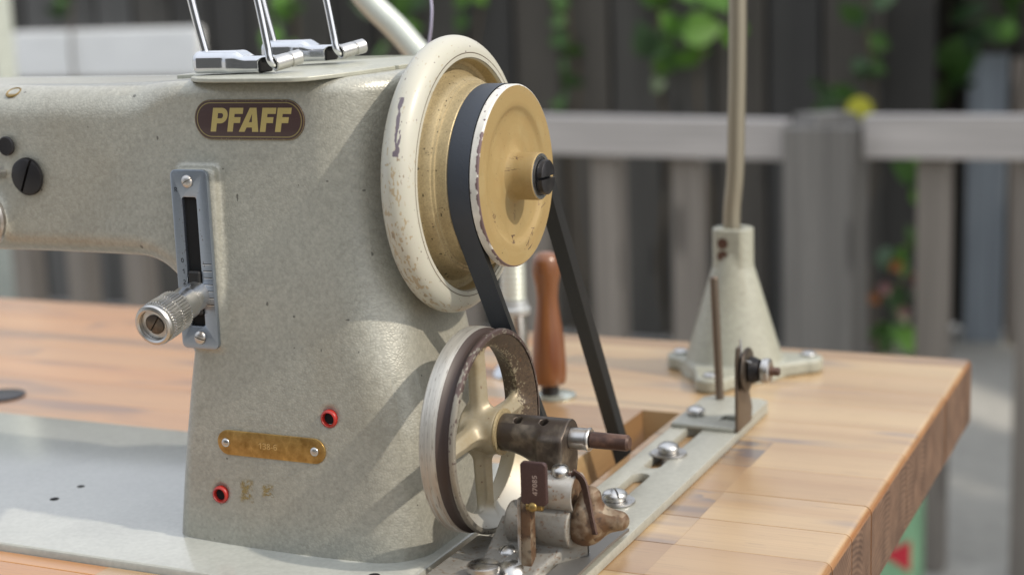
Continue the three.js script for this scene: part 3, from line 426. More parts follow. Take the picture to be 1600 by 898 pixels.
{ // stitch length plate, its screws and the lever
  const x0 = -181.2, x1 = -156.6, y0 = -92.6, y1 = 8.8, z = 66.3;
  const t = ctex(256, 1056, (c, w, h) => {
    c.fillStyle = '#a3adba'; c.fillRect(0, 0, w, h); for (let i = 0; i < 3000; i++) { c.globalAlpha = 0.08; c.fillStyle = i % 2 ? '#6d7178' : '#f2f2f2'; c.fillRect(rnd() * w, rnd() * h, rr(4, 26), 1.2); } c.globalAlpha = 1;
    c.fillStyle = '#4c5057'; c.font = 'bold 40px sans-serif'; c.fillText('R', 22, 130); c.fillText('0', 34, 545); c.fillText('1', 38, 610); c.fillText('2', 38, 674); c.fillText('3', 40, 740);
    for (let i = 0; i < 7; i++) { c.fillStyle = '#3c4048'; c.fillRect(186, 545 + i * 40, 62, 5); c.fillStyle = '#eef0f2'; c.fillRect(186, 550 + i * 40, 62, 4); }
    c.fillStyle = '#4a3d30'; for (let i = 0; i < 30; i++) { c.globalAlpha = 0.5; c.fillRect(rnd() < 0.5 ? rr(40, 70) : rr(180, 196), rr(130, 900), rr(2, 6), rr(2, 12)); } c.globalAlpha = 1;
  });
  const g = slab(rrect(x0, x1, y0, y1, 3.6), [rrect(-174.2, -164.6, -79.5, -6.5, 1.4).reverse()], 2.6, 0.45, 'xy', z), p = g.attributes.position, uv = new Float32Array(p.count * 2);
  for (let i = 0; i < p.count; i++) { uv[2 * i] = (p.getX(i) - x0) / (x1 - x0); uv[2 * i + 1] = (p.getY(i) - y0) / (y1 - y0); } g.setAttribute('uv', new THREE.BufferAttribute(uv, 2));
  const pl = part('stitch_plate', g, std({ map: t, metalness: 0.9, roughness: 0.3 }), SM, { uv: true });
  part('slot', box(-175, -163.8, -80.2, -5.8, 65.2, 66.65, 0.2), M.void, pl);
  slotScrew('plate_screw', V(-169.6, 2.3, 69.0), V(0, 0, 1), 3.5, 2.2, M.nickel, pl, 0.5); slotScrew('plate_screw', V(-168.4, -86, 69.0), V(0, 0, 1), 3.7, 2.2, M.nickel, pl, -0.3);
  const a = V(-168.6, -61.5, 67), b = V(-166.9, -70, 112), d = b.clone().sub(a).normalize(), at = (t_) => a.clone().addScaledVector(d, t_), L = b.distanceTo(a);
  const lv = part('stitch_lever', [lathe([[0, 0], [7.6, 0], [8.2, 1], [8.2, 11], [7.6, 11.4], [7.6, 12], [9.2, 12.6], [9.2, 24], [0, 24]], a, d, 48, 0.5)], M.bright, SM);
  part('lever_stem', box(-173, -165.2, -73, -48, 66.4, 70.4, 1.2), M.black, lv);
  const kn = []; const rib = (h0, h1, r0) => { const n = 42, q = []; for (let i = 0; i < n; i++) { const w = 2 * Math.PI / n; for (const [f, r] of [[0.0, r0 - 1.1], [0.3, r0], [0.62, r0], [0.92, r0 - 1.1]]) q.push([r * Math.cos((i + f) * w), r * Math.sin((i + f) * w)]); } const e = new THREE.ExtrudeGeometry(shapeOf(q), { depth: h1 - h0 - 0.8, bevelEnabled: true, bevelSize: 0.5, bevelOffset: -0.5, bevelThickness: 0.4, bevelSegments: 1 }); e.translate(0, 0, h0 + 0.4); e.rotateX(-Math.PI / 2); return place(toCreasedNormals(e, 0.5), basis(d).setPosition(a)); };
  part('knurled_knob', [rib(24, 32.4, 11.6), rib(33, 41, 11.8), lathe([[0, 23.5], [10.4, 23.5], [10.4, 43], [11.4, 43.2], [11.6, 45], [11, 46.4], [9.6, 46.9], [8.6, 46.2], [8.4, 43.2], [0, 43]], a, d, 64, 0.5)], M.bright, lv);
  slotScrew('knob_screw', at(43.4), d, 5.2, 1.6, M.dark, lv, 0.9, false);
  part('screw_seat', lathe([[5.4, 0], [8.3, 0], [8.3, 0.9], [5.4, 0.9]], at(43.05), d, 40, 0.3), M.nickel, lv);
}
{ // brass plate, oil rings, arm screws
  const zc = zFront(-124, -145) + 0.1, bx0 = -159.2, bx1 = -88.6, y0 = -152, y1 = -137.6;
  const t = ctex(1024, 209, (c, w, h) => { c.fillStyle = '#c2a163'; c.fillRect(0, 0, w, h); for (let i = 0; i < 900; i++) { c.globalAlpha = 0.07; c.fillStyle = ['#6b4d1e', '#d8bb7c', '#7a5a28'][i % 3]; c.beginPath(); c.arc(rnd() * w, rnd() * h, rr(4, 46), 0, 7); c.fill(); } c.globalAlpha = 0.8; c.font = 'bold 72px sans-serif'; c.fillStyle = '#70522a'; c.fillText('138-6', 391, 127); c.fillStyle = '#e2c88e'; c.fillText('138-6', 394, 130); c.globalAlpha = 1; });
  const g = slab(rrect(bx0, bx1, y0, y1, 7.1, 12), [], 1.5, 0.4, 'xy', zc - 0.4), p = g.attributes.position, uv = new Float32Array(p.count * 2);
  for (let i = 0; i < p.count; i++) { uv[2 * i] = (p.getX(i) - bx0) / (bx1 - bx0); uv[2 * i + 1] = (p.getY(i) - y0) / (y1 - y0); } g.setAttribute('uv', new THREE.BufferAttribute(uv, 2));
  const b = part('brass_plate', g, std({ map: t, metalness: 0.75, roughness: 0.36 }), SM, { uv: true });
  for (const x of [-153.6, -95.2]) part('rivet', dome(V(x, -144.9, zc + 0.9), V(0, 0, 1), 2.6, 1.6), M.bright, b);
  for (const [x, y, z] of [[-159.8, -176.3, 71], [-86.8, -126.5, 67.6]]) { const r = part('oil_ring', lathe([[3.2, -4], [3.3, 0.8], [3.8, 1.5], [4.7, 1.2], [5.1, 0.2], [5.1, -4]], V(x, y, z + 1.6), V(0, 0, 1), 40, 0.9), M.red, SM); part('ring_bore', lathe([[0, 0], [3.4, 0], [3.4, 0.3], [0, 0.3]], V(x, y, z + 0.6), V(0, 0, 1), 24), M.void, r); }
  slotScrew('arm_screw', V(-288.6, 2.2, 61.4), V(0, 0, 1), 10.2, 2.6, M.blued, SM, 1.15, false);
  part('screw_rim', lathe([[9.9, 0], [11.2, 0], [11.2, 1.0], [9.9, 1.0]], V(-288.6, 2.2, 61.4), V(0, 0, 1), 48, 0.4), M.black, SM);
  part('oil_plug', lathe([[0, 0], [5.8, 0], [5.8, 1.0], [5.2, 1.5], [0, 1.3]], V(-302.6, 19.9, 61.5), V(0, 0, 1), 32), M.blued, SM);
  part('dial', [lathe([[0, 0], [15.6, 0], [16.6, 0.8], [16.6, 5], [15.4, 6.4], [14.4, 5.2], [0, 5]], V(-323, -24, 61), V(0, 0, 1), 64, 0.5)], M.nickel, SM);
  part('thread_guide', cyl(V(-309, 4, 60), V(-309, 4, 67), 3.4), M.bright, SM);
  part('oil_cap', lathe([[0, 0], [4.8, 0], [5, 0.8], [4.4, 1.2], [3.6, 0.5], [0, 0.5]], V(-303, 50.2, 51), V(0, 0.86, 0.5), 28), M.brass, SM);
}
// handwheel, drive pulley
const HWC = 0.428, HWW = 0.61;
const worn = (w, h, f) => tex(w, h, f, true, [1, 1]);
M.cream = phy({ roughness: 0.42, clearcoat: 0.25, clearcoatRoughness: 0.2, map: worn(2048, 512, (u, v) => {
  let c = scl([0.49, 0.48, 0.405], 0.94 + 0.1 * fbm(u, v, 20, 6, 3, 3)); const a = u * 6.2832;
  const front = Math.abs(((u - HWC + 0.5) % 1 + 1) % 1 - 0.5), low = ((u - HWW + 0.5) % 1 + 1) % 1 - 0.5;
  const k = fbm(u, v, 170, 40, 11, 3), wv = Math.abs(v - 0.42);
  const wear = 1.0 - sst(Math.abs(low), 0.1, 0.19); if (k > 0.80 - 0.215 * wear * (1 - sst(Math.abs(v - 0.46), 0.10, 0.3))) c = mixc(c, mixc([0.36, 0.27, 0.15], [0.2, 0.14, 0.08], fbm(u, v, 60, 20, 41, 2) > 0.66 ? 1 : 0), 0.75);
  if (front < 0.034 && Math.abs(v - 0.545 - (u - HWC) * 0.9) < 0.028 + 0.09 * (fbm(u, v, 100, 30, 51, 3) - 0.5)) c = [0.13, 0.105, 0.125];
  if (fbm(u, v, 130, 34, 77, 2) > 0.90) c = [0.10, 0.07, 0.075];
  const l = Math.min(Math.abs(v - 0.842), Math.abs(v - 0.965)); if (l < 0.006) c = [0.10, 0.075, 0.05];
  return c; }) });
{
  const O = V(0, 0, 0), X = V(1, 0, 0), rim = [];
  for (let i = 0; i <= 34; i++) { rim.push([66.3 + 10.7 * Math.sin(mix(3.75, -0.15, i / 34)), -37.4 + 9.6 * Math.cos(mix(3.75, -0.15, i / 34))]); }
  rim.push([66.2, -27.9], [65.2, -27.9], [64.4, -28.3], [64, -30]);
  const hw = part('handwheel_rim', lathe(rim, O, X, 200, 0.5), M.cream, SM, { uv: true, label: 'cream painted rim with chips and worn patches' });
  part('handwheel_web', lathe([[64.2, -29.5], [63.8, -33], [63.2, -36], [61.5, -37.4], [59, -37], [56.5, -34.5], [55, -31], [54.2, -28.4], [53.2, -26.8], [52.4, -26.4], [51.9, -25.2], [51.0, -24.8], [50.7, -24], [50.6, -20], [50.4, -18.8], [49.8, -18.2], [43, -16], [43, -7], [49.6, -5.2]], O, X, 160, 0.45), M.gold, hw);
  const wm = std({ roughness: 0.4, metalness: 0.1, map: worn(1024, 64, (u, v) => { const k = fbm(u, v, 110, 3, 5, 3), b = 0.80 - 0.5 * sst(v, 0.5, 0.72) * sst(0.24 - Math.abs(u - 0.66), -0.06, 0.04) - 0.08 * sst(fbm(u, v, 9, 2, 15, 2), 0.45, 0.7); return k > b ? [0.15, 0.10, 0.105] : scl([0.66, 0.645, 0.59], 0.85 + 0.3 * fbm(u, v, 60, 4, 25, 2)); }) });
  part('pulley_flange', lathe([[48, -5.4], [49.7, -5.2], [50, -4.8], [50, -2.5], [50, -0.8], [49.6, -0.2], [49.2, 0]], O, X, 160, 0.5), wm, hw, { uv: true });
  const face = ctex(2048, 512, (c, w, h) => { // u runs round the shaft, v from the rim (top of the canvas is v = 1, the hub)
    c.fillStyle = '#9a8457'; c.fillRect(0, 0, w, h);
    for (let i = 0; i < 26000; i++) { c.globalAlpha = 0.16; c.fillStyle = ['#856c3c', '#c9b485', '#98804e', '#b69a66'][i % 4]; c.fillRect(rnd() * w, rnd() * h, rr(1, 5), rr(1, 3)); }
    for (let i = 0; i < 160; i++) { c.globalAlpha = 0.05; c.fillStyle = ['#8d6f3a', '#d8c79d', '#9b9278'][i % 3]; c.beginPath(); c.ellipse(rnd() * w, rnd() * h, rr(30, 120), rr(10, 50), 0, 0, 7); c.fill(); }
    c.globalAlpha = 0.9; c.strokeStyle = '#4a342a';
    const scr = (u, v, n, l, ww) => { for (let i = 0; i < n; i++) { c.lineWidth = ww * rr(0.6, 1.5); c.beginPath(); const x = (u + rr(-0.012, 0.012)) * w, y = (1 - v + rr(-0.05, 0.05)) * h; c.moveTo(x, y); c.lineTo(x + rr(-1, 1) * l, y + rr(-1, 1) * l); c.lineTo(x + rr(-1.4, 1.4) * l, y + rr(-1.6, 1.6) * l); c.stroke(); } };
    scr(0.72, 0.32, 9, 18, 4); scr(0.79, 0.14, 3, 40, 4); scr(0.83, 0.2, 3, 30, 4); scr(0.60, 0.42, 4, 14, 4); scr(0.9, 0.25, 3, 24, 4); scr(0.34, 0.72, 6, 22, 3); scr(0.44, 0.72, 6, 18, 3); scr(0.74, 0.55, 6, 12, 3);
    for (let i = 0; i < 170; i++) { c.globalAlpha = 0.7; c.fillStyle = '#3f2f22'; c.fillRect(rnd() * w, rnd() * h, rr(2, 6), rr(2, 5)); } c.globalAlpha = 1;
  });
  face.wrapS = THREE.RepeatWrapping;
  const fm = std({ map: face, roughness: 0.6, metalness: 0.12 });
  const pu = part('drive_pulley', lathe([[49.2, 0], [47, 0.05], [44, 0.05], [41, 0.05], [38.6, 0], [37.4, -0.5], [36.2, -1.6], [34.5, -2.3], [31, -2.5], [26, -2.5], [21, -2.5], [17, -2.3], [14.6, -1.4], [13.3, 0.6], [13, 3], [13, 6], [13, 9], [13, 12], [12.9, 13.6], [12.4, 14.1]], O, X, 160, 0.5), fm, hw, { uv: true });
  part('hub_edge', lathe([[12.5, 14.05], [11.6, 14.3], [10.6, 14.1], [10.3, 12.5]], O, X, 64, 0.5), M.bright, pu);
  part('hub_washer', lathe([[0, 12.8], [10.4, 12.8], [10.4, 13.8], [9.6, 14.4], [0, 14.4]], O, X, 48, 0.5), M.black, pu);
  slotScrew('hub_screw', V(14.6, -0.4, 0), X, 8.8, 4.2, M.blued, pu, 0, false);
}
{ // two chrome wire clips on the cover
  const clip = (cx, cz, by) => {
    const f = (x, y, z) => { const cap = dbox(x, y, z, cx - 12.5, by + 5.4, cz, 16.5, 7.0, 8.2, 5), low = dbox(x, y, z, cx + 8, by + 4.2, cz, 14, 5.0, 7.2, 3.2), d = smin(cap, low, 4); return Math.max(smax(d, -dbox(x, y, z, cx + 25, by + 3.0, cz - 1, 9.5, 5.2, 10, 3.4), 0.8), by - y); };
    const c = part('wire_clip', sdf(f, [cx - 32, by - 1.5, cz - 11], [cx + 25, by + 14, cz + 11], 0.55), M.chrome, SM);
    part('clip_mouth', box(cx + 13, cx + 17, by + 0.2, by + 7.4, cz - 6, cz + 6, 0.8), M.void, c);
    const d = V(0.42, 0.17, -0.87).normalize(), a = V(cx + 27.5, by + 4.9, cz + 9);
    part('barrel', [lathe([[2.7, 2], [2.8, 0.2], [3.2, 0], [3.8, 0], [4.2, 0.4], [4.2, 8.8], [3.5, 9.3], [3.5, 10.2], [4.2, 10.7], [4.2, 16.6], [3.7, 17.2], [0, 17.2]], a, d, 44, 0.4)], M.bright, c); part('barrel_bore', lathe([[0, 1.2], [2.9, 1.2]], a, d, 24), M.void, c);
    part('wire', tube([a.clone().addScaledVector(d, 3), a.clone().addScaledVector(d, -0.4), a.clone().add(V(-1.1, 1.6, 1.7)), a.clone().add(V(-2.6, 8, 1.2)), a.clone().add(V(-7.2, 30, 0)), a.clone().add(V(-22, 92, -3))], 2.1, 90, 18), M.chrome, c);
    const b = V(cx - 22.5, by + 10.6, cz + 1);
    part('wire', [tube([b, b.clone().add(V(-5, 20, 0)), b.clone().add(V(-21, 88, -2))], 2.3, 40, 18), dome(b.clone().add(V(0.2, -0.6, 0)), V(-0.24, -0.97, 0), 2.3, 1.5)], M.chrome, c);
    part('wire', tube([b.clone().add(V(-21, 88, -2)), b.clone().add(V(-14, 95, -1)), a.clone().add(V(-28, 100, -3)), a.clone().add(V(-22, 92, -3))], 2.3, 40, 12), M.chrome, c);
  };
  clip(-148, 41, 60.2); clip(-143, -21, 63.2);
}
{ // drive belt: one closed loop round the drive pulley and the motor pulley below the table
  const R1 = 50.4, R2 = 37, c1 = [0, 0], c2 = [-420, -262];                     // [y, z]
  const dy = c2[0] - c1[0], dz = c2[1] - c1[1], D = len(dy, dz), base_ = Math.atan2(dz, dy), al = Math.acos((R1 - R2) / D);
  const pts = []; const arc = (c, R, a0, a1, n) => { for (let i = 0; i <= n; i++) { const a = mix(a0, a1, i / n); pts.push([c[0] + R * Math.cos(a), c[1] + R * Math.sin(a), Math.cos(a), Math.sin(a)]); } };
  arc(c1, R1, base_ + al, base_ - al + 2 * Math.PI, 90); arc(c2, R2, base_ - al, base_ + al, 40);
  const b = thing('drive_belt', 'black rubber belt from the drive pulley down through the table', 'belt', V(-11.5, 0, 0)), side = [], outer = [], th = 6.2, w0 = 6.2, w1 = 4.6, xc = -11.6;
  const full = []; for (let i = 0; i < pts.length; i++) { const p = pts[i], q = pts[(i + 1) % pts.length], L = len(q[0] - p[0], q[1] - p[1]), n = Math.max(1, Math.round(L / 30)); for (let k = 0; k < n; k++) { const t = k / n; let ny = mix(p[2], q[2], t), nz = mix(p[3], q[3], t); const l = len(ny, nz); full.push([mix(p[0], q[0], t), mix(p[1], q[1], t), ny / l, nz / l]); } }
  const N = full.length, R = full.map(([y, z, ny, nz]) => [V(xc - w0, y, z), V(xc + w0, y, z), V(xc + w1, y - ny * th, z - nz * th), V(xc - w1, y - ny * th, z - nz * th)]);
  for (let i = 0; i < N; i++) { const a = R[i], c = R[(i + 1) % N]; for (let k = 0; k < 4; k++) { const l = (k + 1) % 4, o = k === 0 ? outer : side; o.push(a[k], c[l], a[l], a[k], c[k], c[l]); } }
  part('belt_core', toCreasedNormals(tri(side), 0.6), M.belt, b); part('belt_back', toCreasedNormals(tri(outer), 0.6), M.beltTop, b);
  const mp = thing('motor_pulley', 'small motor pulley under the table that the belt runs round', 'pulley', V(-11.5, -420, -262));
  part('pulley', lathe([[0, -10], [38, -10], [38, -7], [30.5, -4], [30.5, 4], [38, 7], [38, 10], [0, 10]], V(xc, -420, -262), V(1, 0, 0), 48, 0.4), M.cast, mp);
}
{ // remains of a rubbed-off gold transfer on the front of the column
  const al = tex(256, 256, (u, v) => { const e = Math.min(sst(u, 0, 0.25), sst(1 - u, 0, 0.25), sst(v, 0, 0.2), sst(1 - v, 0, 0.2)); return clamp(e * sst(fbm(u, v, 9, 9, 8, 4), 0.40, 0.62)) * 0.6; }, false);
  for (const [x0, x1, y0, y1] of [[-146.5, -135.5, -179.5, -164], [-131.5, -122, -174.5, -166]]) {
    const g = new THREE.PlaneGeometry(1, 1, 8, 8), p = g.attributes.position; for (let i = 0; i < p.count; i++) { const x = mix(x0, x1, p.getX(i) + 0.5), y = mix(y0, y1, p.getY(i) + 0.5); p.setXYZ(i, x, y, zFront(x, y) + 0.35); } g.computeVertexNormals();
    part('gold_transfer', g, std({ color: rgb(0.34, 0.24, 0.07), roughness: 0.5, alphaMap: al, transparent: true }), SM, { uv: true });
  }
}
// ---------------------------------------------------------------- bobbin winder with its slotted base bar and thread tension
const BW = thing('bobbin_winder', 'worn metal bobbin winder with spoked wheel on a slotted grey bar', 'bobbin winder', V(33, -209, -120));
{
  const sl = (x0, x1, z0, z1) => rrect(x0, x1, -z1, -z0, (x1 - x0) / 2 - 0.3, 8).reverse();
  const bar = part('base_bar', slab(rrect(8, 57, -92, 302, 3), [sl(20.4, 31.6, -228, -131), sl(20.4, 31.6, -119, -38)], 5.8, 0.6, 'xz', -208.8), M.greenish, BW);
  for (const [x, z, a] of [[28, -163, 0.2], [29.4, -60.5, -0.9]]) { const w = part('washer', lathe([[4, 0], [11.6, 0], [12, 0.4], [11.8, 1.4], [4, 1.4]], V(x, -202.9, z), V(0, 1, 0), 40, 0.5), M.nickel, bar); slotScrew('bar_screw', V(x - 0.4, -199.4, z), V(0, 1, 0), 7.2, 4.6, M.bright, w, a); }
}
{ // wheel
  const wx = 0, cy = -135.2, cz = 35.4, X = V(1, 0, 0), O = V(wx, cy, cz), R = 56;
  const spokeA = [1.62, 0.06, 3.2, 4.77];
  const f = (x, y, z) => {
    const dy = y - cy, dz = z - cz, r = len(dy, dz);
    const rimIn = interR(interR(r - 53.4, (x > -9 ? mix(45.5, 53.2, (x + 9) / 9) : mix(45.5, 50, clamp((-9 - x) / 11))) - r, 0.8), Math.abs(x + 9.9) - 9.9, 1.0);
        let sp = 1e9; for (const a of spokeA) { const c = Math.sin(a), s = -Math.cos(a), t = dy * c + dz * s, q = -dy * s + dz * c; const w = mix(5.8, 4.8, clamp((t - 12) / 30)) + 4 * sst(t, 36, 50); sp = Math.min(sp, interR(interR(Math.abs(q) - w, Math.abs(x + 11.5) - mix(6.2, 5.2, clamp(t / 46)) + 0.55 * Math.abs(q), 1.6), Math.max(-t, t - 51), 1)); }
    const hub = interR(r - 12.6, Math.abs(x + 9) - 11, 2);
    return Math.max(smin(rimIn, smin(sp, hub, 6), 5), r - 53.3);
  };
  const paint = (x, y, z) => {
    const dy = y - cy, dz = z - cz, r = len(dy, dz), n = n3(x * 1.05, y * 1.05, z * 1.05), m = n3(x * 0.12 + 9, y * 0.12, z * 0.12), k = n3(x * 2.2, y * 2.2, z * 2.2);
    let c = mixc([0.33, 0.275, 0.175], [0.40, 0.365, 0.28], 0.6 * m + 0.4 * (n - 0.5));
    const up = sst(dy * 0.72 - dz * 0.70, -6, 38) * sst(r, 37, 52), low = sst(-dy, 20, 48) * sst(r, 40, 48);
    if (0.55 * n + 0.45 * k < up * 0.95 - 0.06) c = mixc([0.055, 0.042, 0.035], [0.17, 0.12, 0.08], k);
    else c = mixc(c, [0.40, 0.40, 0.375], low * 0.8);
    if (n3(x * 0.5, y * 0.5 + 40, z * 0.5) > 0.9 && k > 0.5) c = [0.16, 0.085, 0.05];
    return c;
  };
  const w = part('winder_wheel', sdf(f, [-22.5, cy - 58, cz - 58], [3.5, cy + 58, cz + 58], 0.8, paint), std({ vertexColors: true, roughness: 0.45, metalness: 0.3 }), BW, { label: 'gold painted spoked wheel, worn dark at upper right' });
  const band = (pts, map, name, met = 0.5) => part(name, lathe(pts, O, X, 160, 0.5), std({ map, metalness: met, roughness: 0.4 }), w, { uv: true });
  const silver = worn(2048, 128, (u, v) => { const k = fbm(u, v, 12, 26, 5, 4), s = fbm(u, v, 60, 40, 15, 3), lo = sst(Math.abs(((u - 0.66 + 0.5) % 1) - 0.5), 0.2, 0.02); let c = scl([0.52, 0.505, 0.46], 0.75 + 0.45 * k); c = mixc(c, [0.13, 0.10, 0.085], 0.7 * sst(s, 0.70 - 0.12 * lo, 0.82)); return mixc(c, [0.34, 0.235, 0.16], 0.75 * lo * sst(k, 0.3, 0.6)); });
  band([[52, -20.4], [55.4, -20.2], [56.2, -19.4], [56.5, -17], [56.5, -14], [56.3, -11.6], [55.6, -10.4]], silver, 'wheel_band', 0.55);
  part('wheel_tyre', lathe([[55.9, -10.5], [55.2, -9.8], [53.9, -8.2], [53.5, -7], [53.6, -5.6], [54.4, -4.0], [55.2, -3.1]], O, X, 160, 0.6), std({ color: rgb(0.048, 0.032, 0.027), roughness: 0.5 }), w);
  const fl = worn(2048, 64, (u, v) => { const k = fbm(u, v, 160, 5, 5, 3); const up = sst(Math.abs(((u - 0.13 + 0.5) % 1) - 0.5), 0.34, 0.2); return mixc(scl([0.25, 0.23, 0.19], 0.8 + 0.4 * fbm(u, v, 40, 5, 9, 2)), [0.10, 0.07, 0.062], sst(k, 0.68 - 0.4 * up, 0.8 - 0.4 * up)); });
  band([[54.9, -3.2], [55.9, -2.9], [56.1, -2.2], [56, -1.2], [55.4, -0.3], [54.4, 0.1], [53.2, 0]], fl, 'wheel_flange', 0.4);
}
{ // shaft housing, spindle, bracket
  const cy = -135.2, cz = 35.4;
  const f = (x, y, z) => { const h = dcylX(x, y, z, 2.2, 42.4, cy, cz, 10.2, 1), arm = interR(dbox(x, y, z, 35, -150, 40, 7.4, 18, 9.5, 3), x - 42.4, 1), taper = dcap(x, y, z, [12, cy - 2, cz], [38, cy - 12, cz + 2], 7.6, 11); let d = smin(smin(h, taper, 4), arm, 7); d = Math.max(d, x - 42.4); for (const hx of [13.5, 28.5]) d = Math.max(d, -Math.max(len(x - hx, z - cz - 4.6) - 2.3, cy - y)); return d; };
  const h = part('shaft_housing', sdf(f, [-1, -172, 18], [45, -121, 56], 0.7), M.dark, BW);
  part('collar', [cyl(V(42, cy, cz), V(52.6, cy, cz), 5.9, 5.9, 0.6), cyl(V(51.4, cy, cz), V(53.6, cy, cz), 6.3, 6.3, 0.6)], M.nickel, h);
  part('spindle', [cyl(V(53, cy, cz), V(75.4, cy, cz), 4.4, 4.3, 1.2)], M.brown, h);
  part('hub_ring', lathe([[10, 0.8], [12.4, 1], [12.9, 1.8], [12.6, 2.8], [10, 2.8]], V(0, cy, cz), V(1, 0, 0), 48, 0.5), M.gold, h);
}
{ // clamp ring, cylinder body, foot
  const ring = part('clamp_ring', (() => { const p = []; for (let i = 0; i <= 50; i++) { const a = mix(-0.55, 3.9, i / 50); p.push(V(0, -160.6 + 10.6 * Math.sin(a), 50 - 10.6 * Math.cos(a))); } p.forEach((q) => (q.x = 43)); return ribbon(p, 17, 1.3, V(1, 0, 0), 90); })(), std({ map: T.cast, color: rgb(2.0, 2.0, 2.05), metalness: 0.35, roughness: 0.35 }), BW);
  slotScrew('clamp_screw', V(42.6, -148.4, 52.6), V(0.1, 1, 0.25).normalize(), 4.7, 3.6, M.bright, ring, 0.5);
  part('ring_core', cyl(V(35.6, -160.6, 50), V(49.6, -160.6, 50), 9.2), M.rust, ring);
  const f = (x, y, z) => {
    const c = dcylX(x, y, z, 14, 50.5, -178, 54, 11.2, 1.5);
    const foot = dbox(x, y, z, 14, -204.5, 58, 30, 4.5, 42, 3), wedge = smax(smax((y + 189) * 0.86 + (z - 62) * 0.51, x - (50.5 - (z - 54) * 0.62), 2.5), Math.max(4 - x, -208.6 - y, z - 99, 44 - z), 2), flare = smin(wedge, dcap(x, y, z, [20, -192, 48], [20, -204, 40], 8, 12), 4), lump = dcap(x, y, z, [2, -201, 100], [14, -201, 96], 6, 6);
    let d = smin(smin(c, flare, 2.2), foot, 4); d = smin(d, lump, 6); return Math.max(smax(d, -dbox(x, y, z, 50, -205, 60, 8, 8.5, 60, 3), 2), -208.6 - y);
  };
  part('casting', sdf(f, [-20, -211, 10], [54, -164, 114], 1.1), M.castBump, BW, { label: 'grey cast body with rust speckles' });
  slotScrew('base_screw', V(15.5, -193.6, 62), V(0, 1, 0), 6.2, 4.8, M.bright, BW, 1.1); slotScrew('base_screw', V(14.5, -192.4, 91), V(0, 1, 0), 8.6, 3.2, M.bright, BW, 0.2, false);
  part('base_strip', slab(rrect(-16, 6, -116, -34, 2), [], 5, 0.6, 'xz', -201.5), M.castBump, BW);
  part('pivot_knob', dome(V(22, -203, 74), V(-0.1, 0.9, 0.4).normalize(), 9.5, 10), M.bright, BW);
}
{ // number plate on its lever
  const lev = part('latch_lever', [slab([[26.9, -212], [33.2, -212], [33.6, -160], [28, -159]], [], 6.5, 0.5, 'xy', 66)], M.rust, BW, { label: 'flat rusty upright lever' });
  part('lever_edge', slab([[25.4, -212], [27.5, -212], [28.3, -159], [26.4, -159]], [], 7.2, 0.3, 'xy', 65.8), M.nickel, lev);
  const t = ctex(256, 384, (c, w, h) => { c.fillStyle = '#4b3836'; c.fillRect(0, 0, w, h); for (let i = 0; i < 5000; i++) { c.globalAlpha = 0.25; c.fillStyle = ['#2e2221', '#6c5855', '#857470'][i % 3]; c.fillRect(rnd() * w, rnd() * h, rr(1, 4), rr(1, 4)); } c.globalAlpha = 0.85; c.save(); c.translate(168, 292); c.rotate(-Math.PI / 2); c.font = 'bold 66px sans-serif'; c.fillStyle = '#b9aaa2'; c.fillText('47085', 0, 0); c.restore(); c.globalAlpha = 1; });
  const x0 = 28.6, x1 = 43.2, y0 = -161.6, y1 = -138.4, g = slab(rrect(x0, x1, y0, y1, 2.4), [], 3.2, 0.7, 'xy', 69.8), p = g.attributes.position, uv = new Float32Array(p.count * 2);
  for (let i = 0; i < p.count; i++) { uv[2 * i] = (p.getX(i) - x0) / (x1 - x0); uv[2 * i + 1] = (p.getY(i) - y0) / (y1 - y0); } g.setAttribute('uv', new THREE.BufferAttribute(uv, 2));
  part('number_plate', g, std({ map: t, roughness: 0.4, metalness: 0.35 }), lev, { uv: true, label: 'dark brown rectangular tab with stamped number' });
  part('pin', [cyl(V(31, -162.5, 71), V(40, -162.5, 70), 2.6), dome(V(35.2, -162.5, 72.6), V(0, 0.2, 1).normalize(), 2.6, 2)], M.brass, lev);
  part('lever_rivet', dome(V(32, -203, 72.5), V(0.2, 0.3, 1).normalize(), 4.6, 4), M.bright, lev);
}
{ // rusty release knob with pointed lever, strap spring, leaf spring
  const f = (x, y, z) => { const a = Math.max(dcap(x, y, z, [55.5, -177.5, 51], [58.5, -161.5, 51], 10.6, 6), 49.6 - x), tip = dcap(x, y, z, [58, -174, 50], [73.5, -173.8, 48], 9.2, 5.2), rib_ = dcap(x, y, z, [56, -168, 57], [60, -177, 58], 3, 3.5); return smin(smin(a, tip, 5), rib_, 4); };
  const k = part('release_knob', sdf(f, [46, -196, 32], [85, -150, 68], 0.75), M.rust, BW, { label: 'rusty cast knob with a blunt pointed lever' });
  part('strap_spring', ribbon([V(48.5, -149.4, 52), V(52, -149, 53.5), V(56.2, -151.6, 55), V(59, -158.5, 57), V(61.2, -167, 59), V(63.4, -174.5, 60.5), V(64.2, -178, 60.6)], 4.6, 1.2, V(0.75, 0.1, 0.4).normalize(), 60), M.brown, k);
  part('leaf_spring', ribbon([V(50, -199.5, -8), V(50.4, -198.4, 6), V(51.4, -196.8, 24), V(52, -196.2, 44), V(52, -196.6, 70), V(51, -197.4, 110)], 15, 1.7, V(1, 0, 0), 80), M.strip, BW);
}
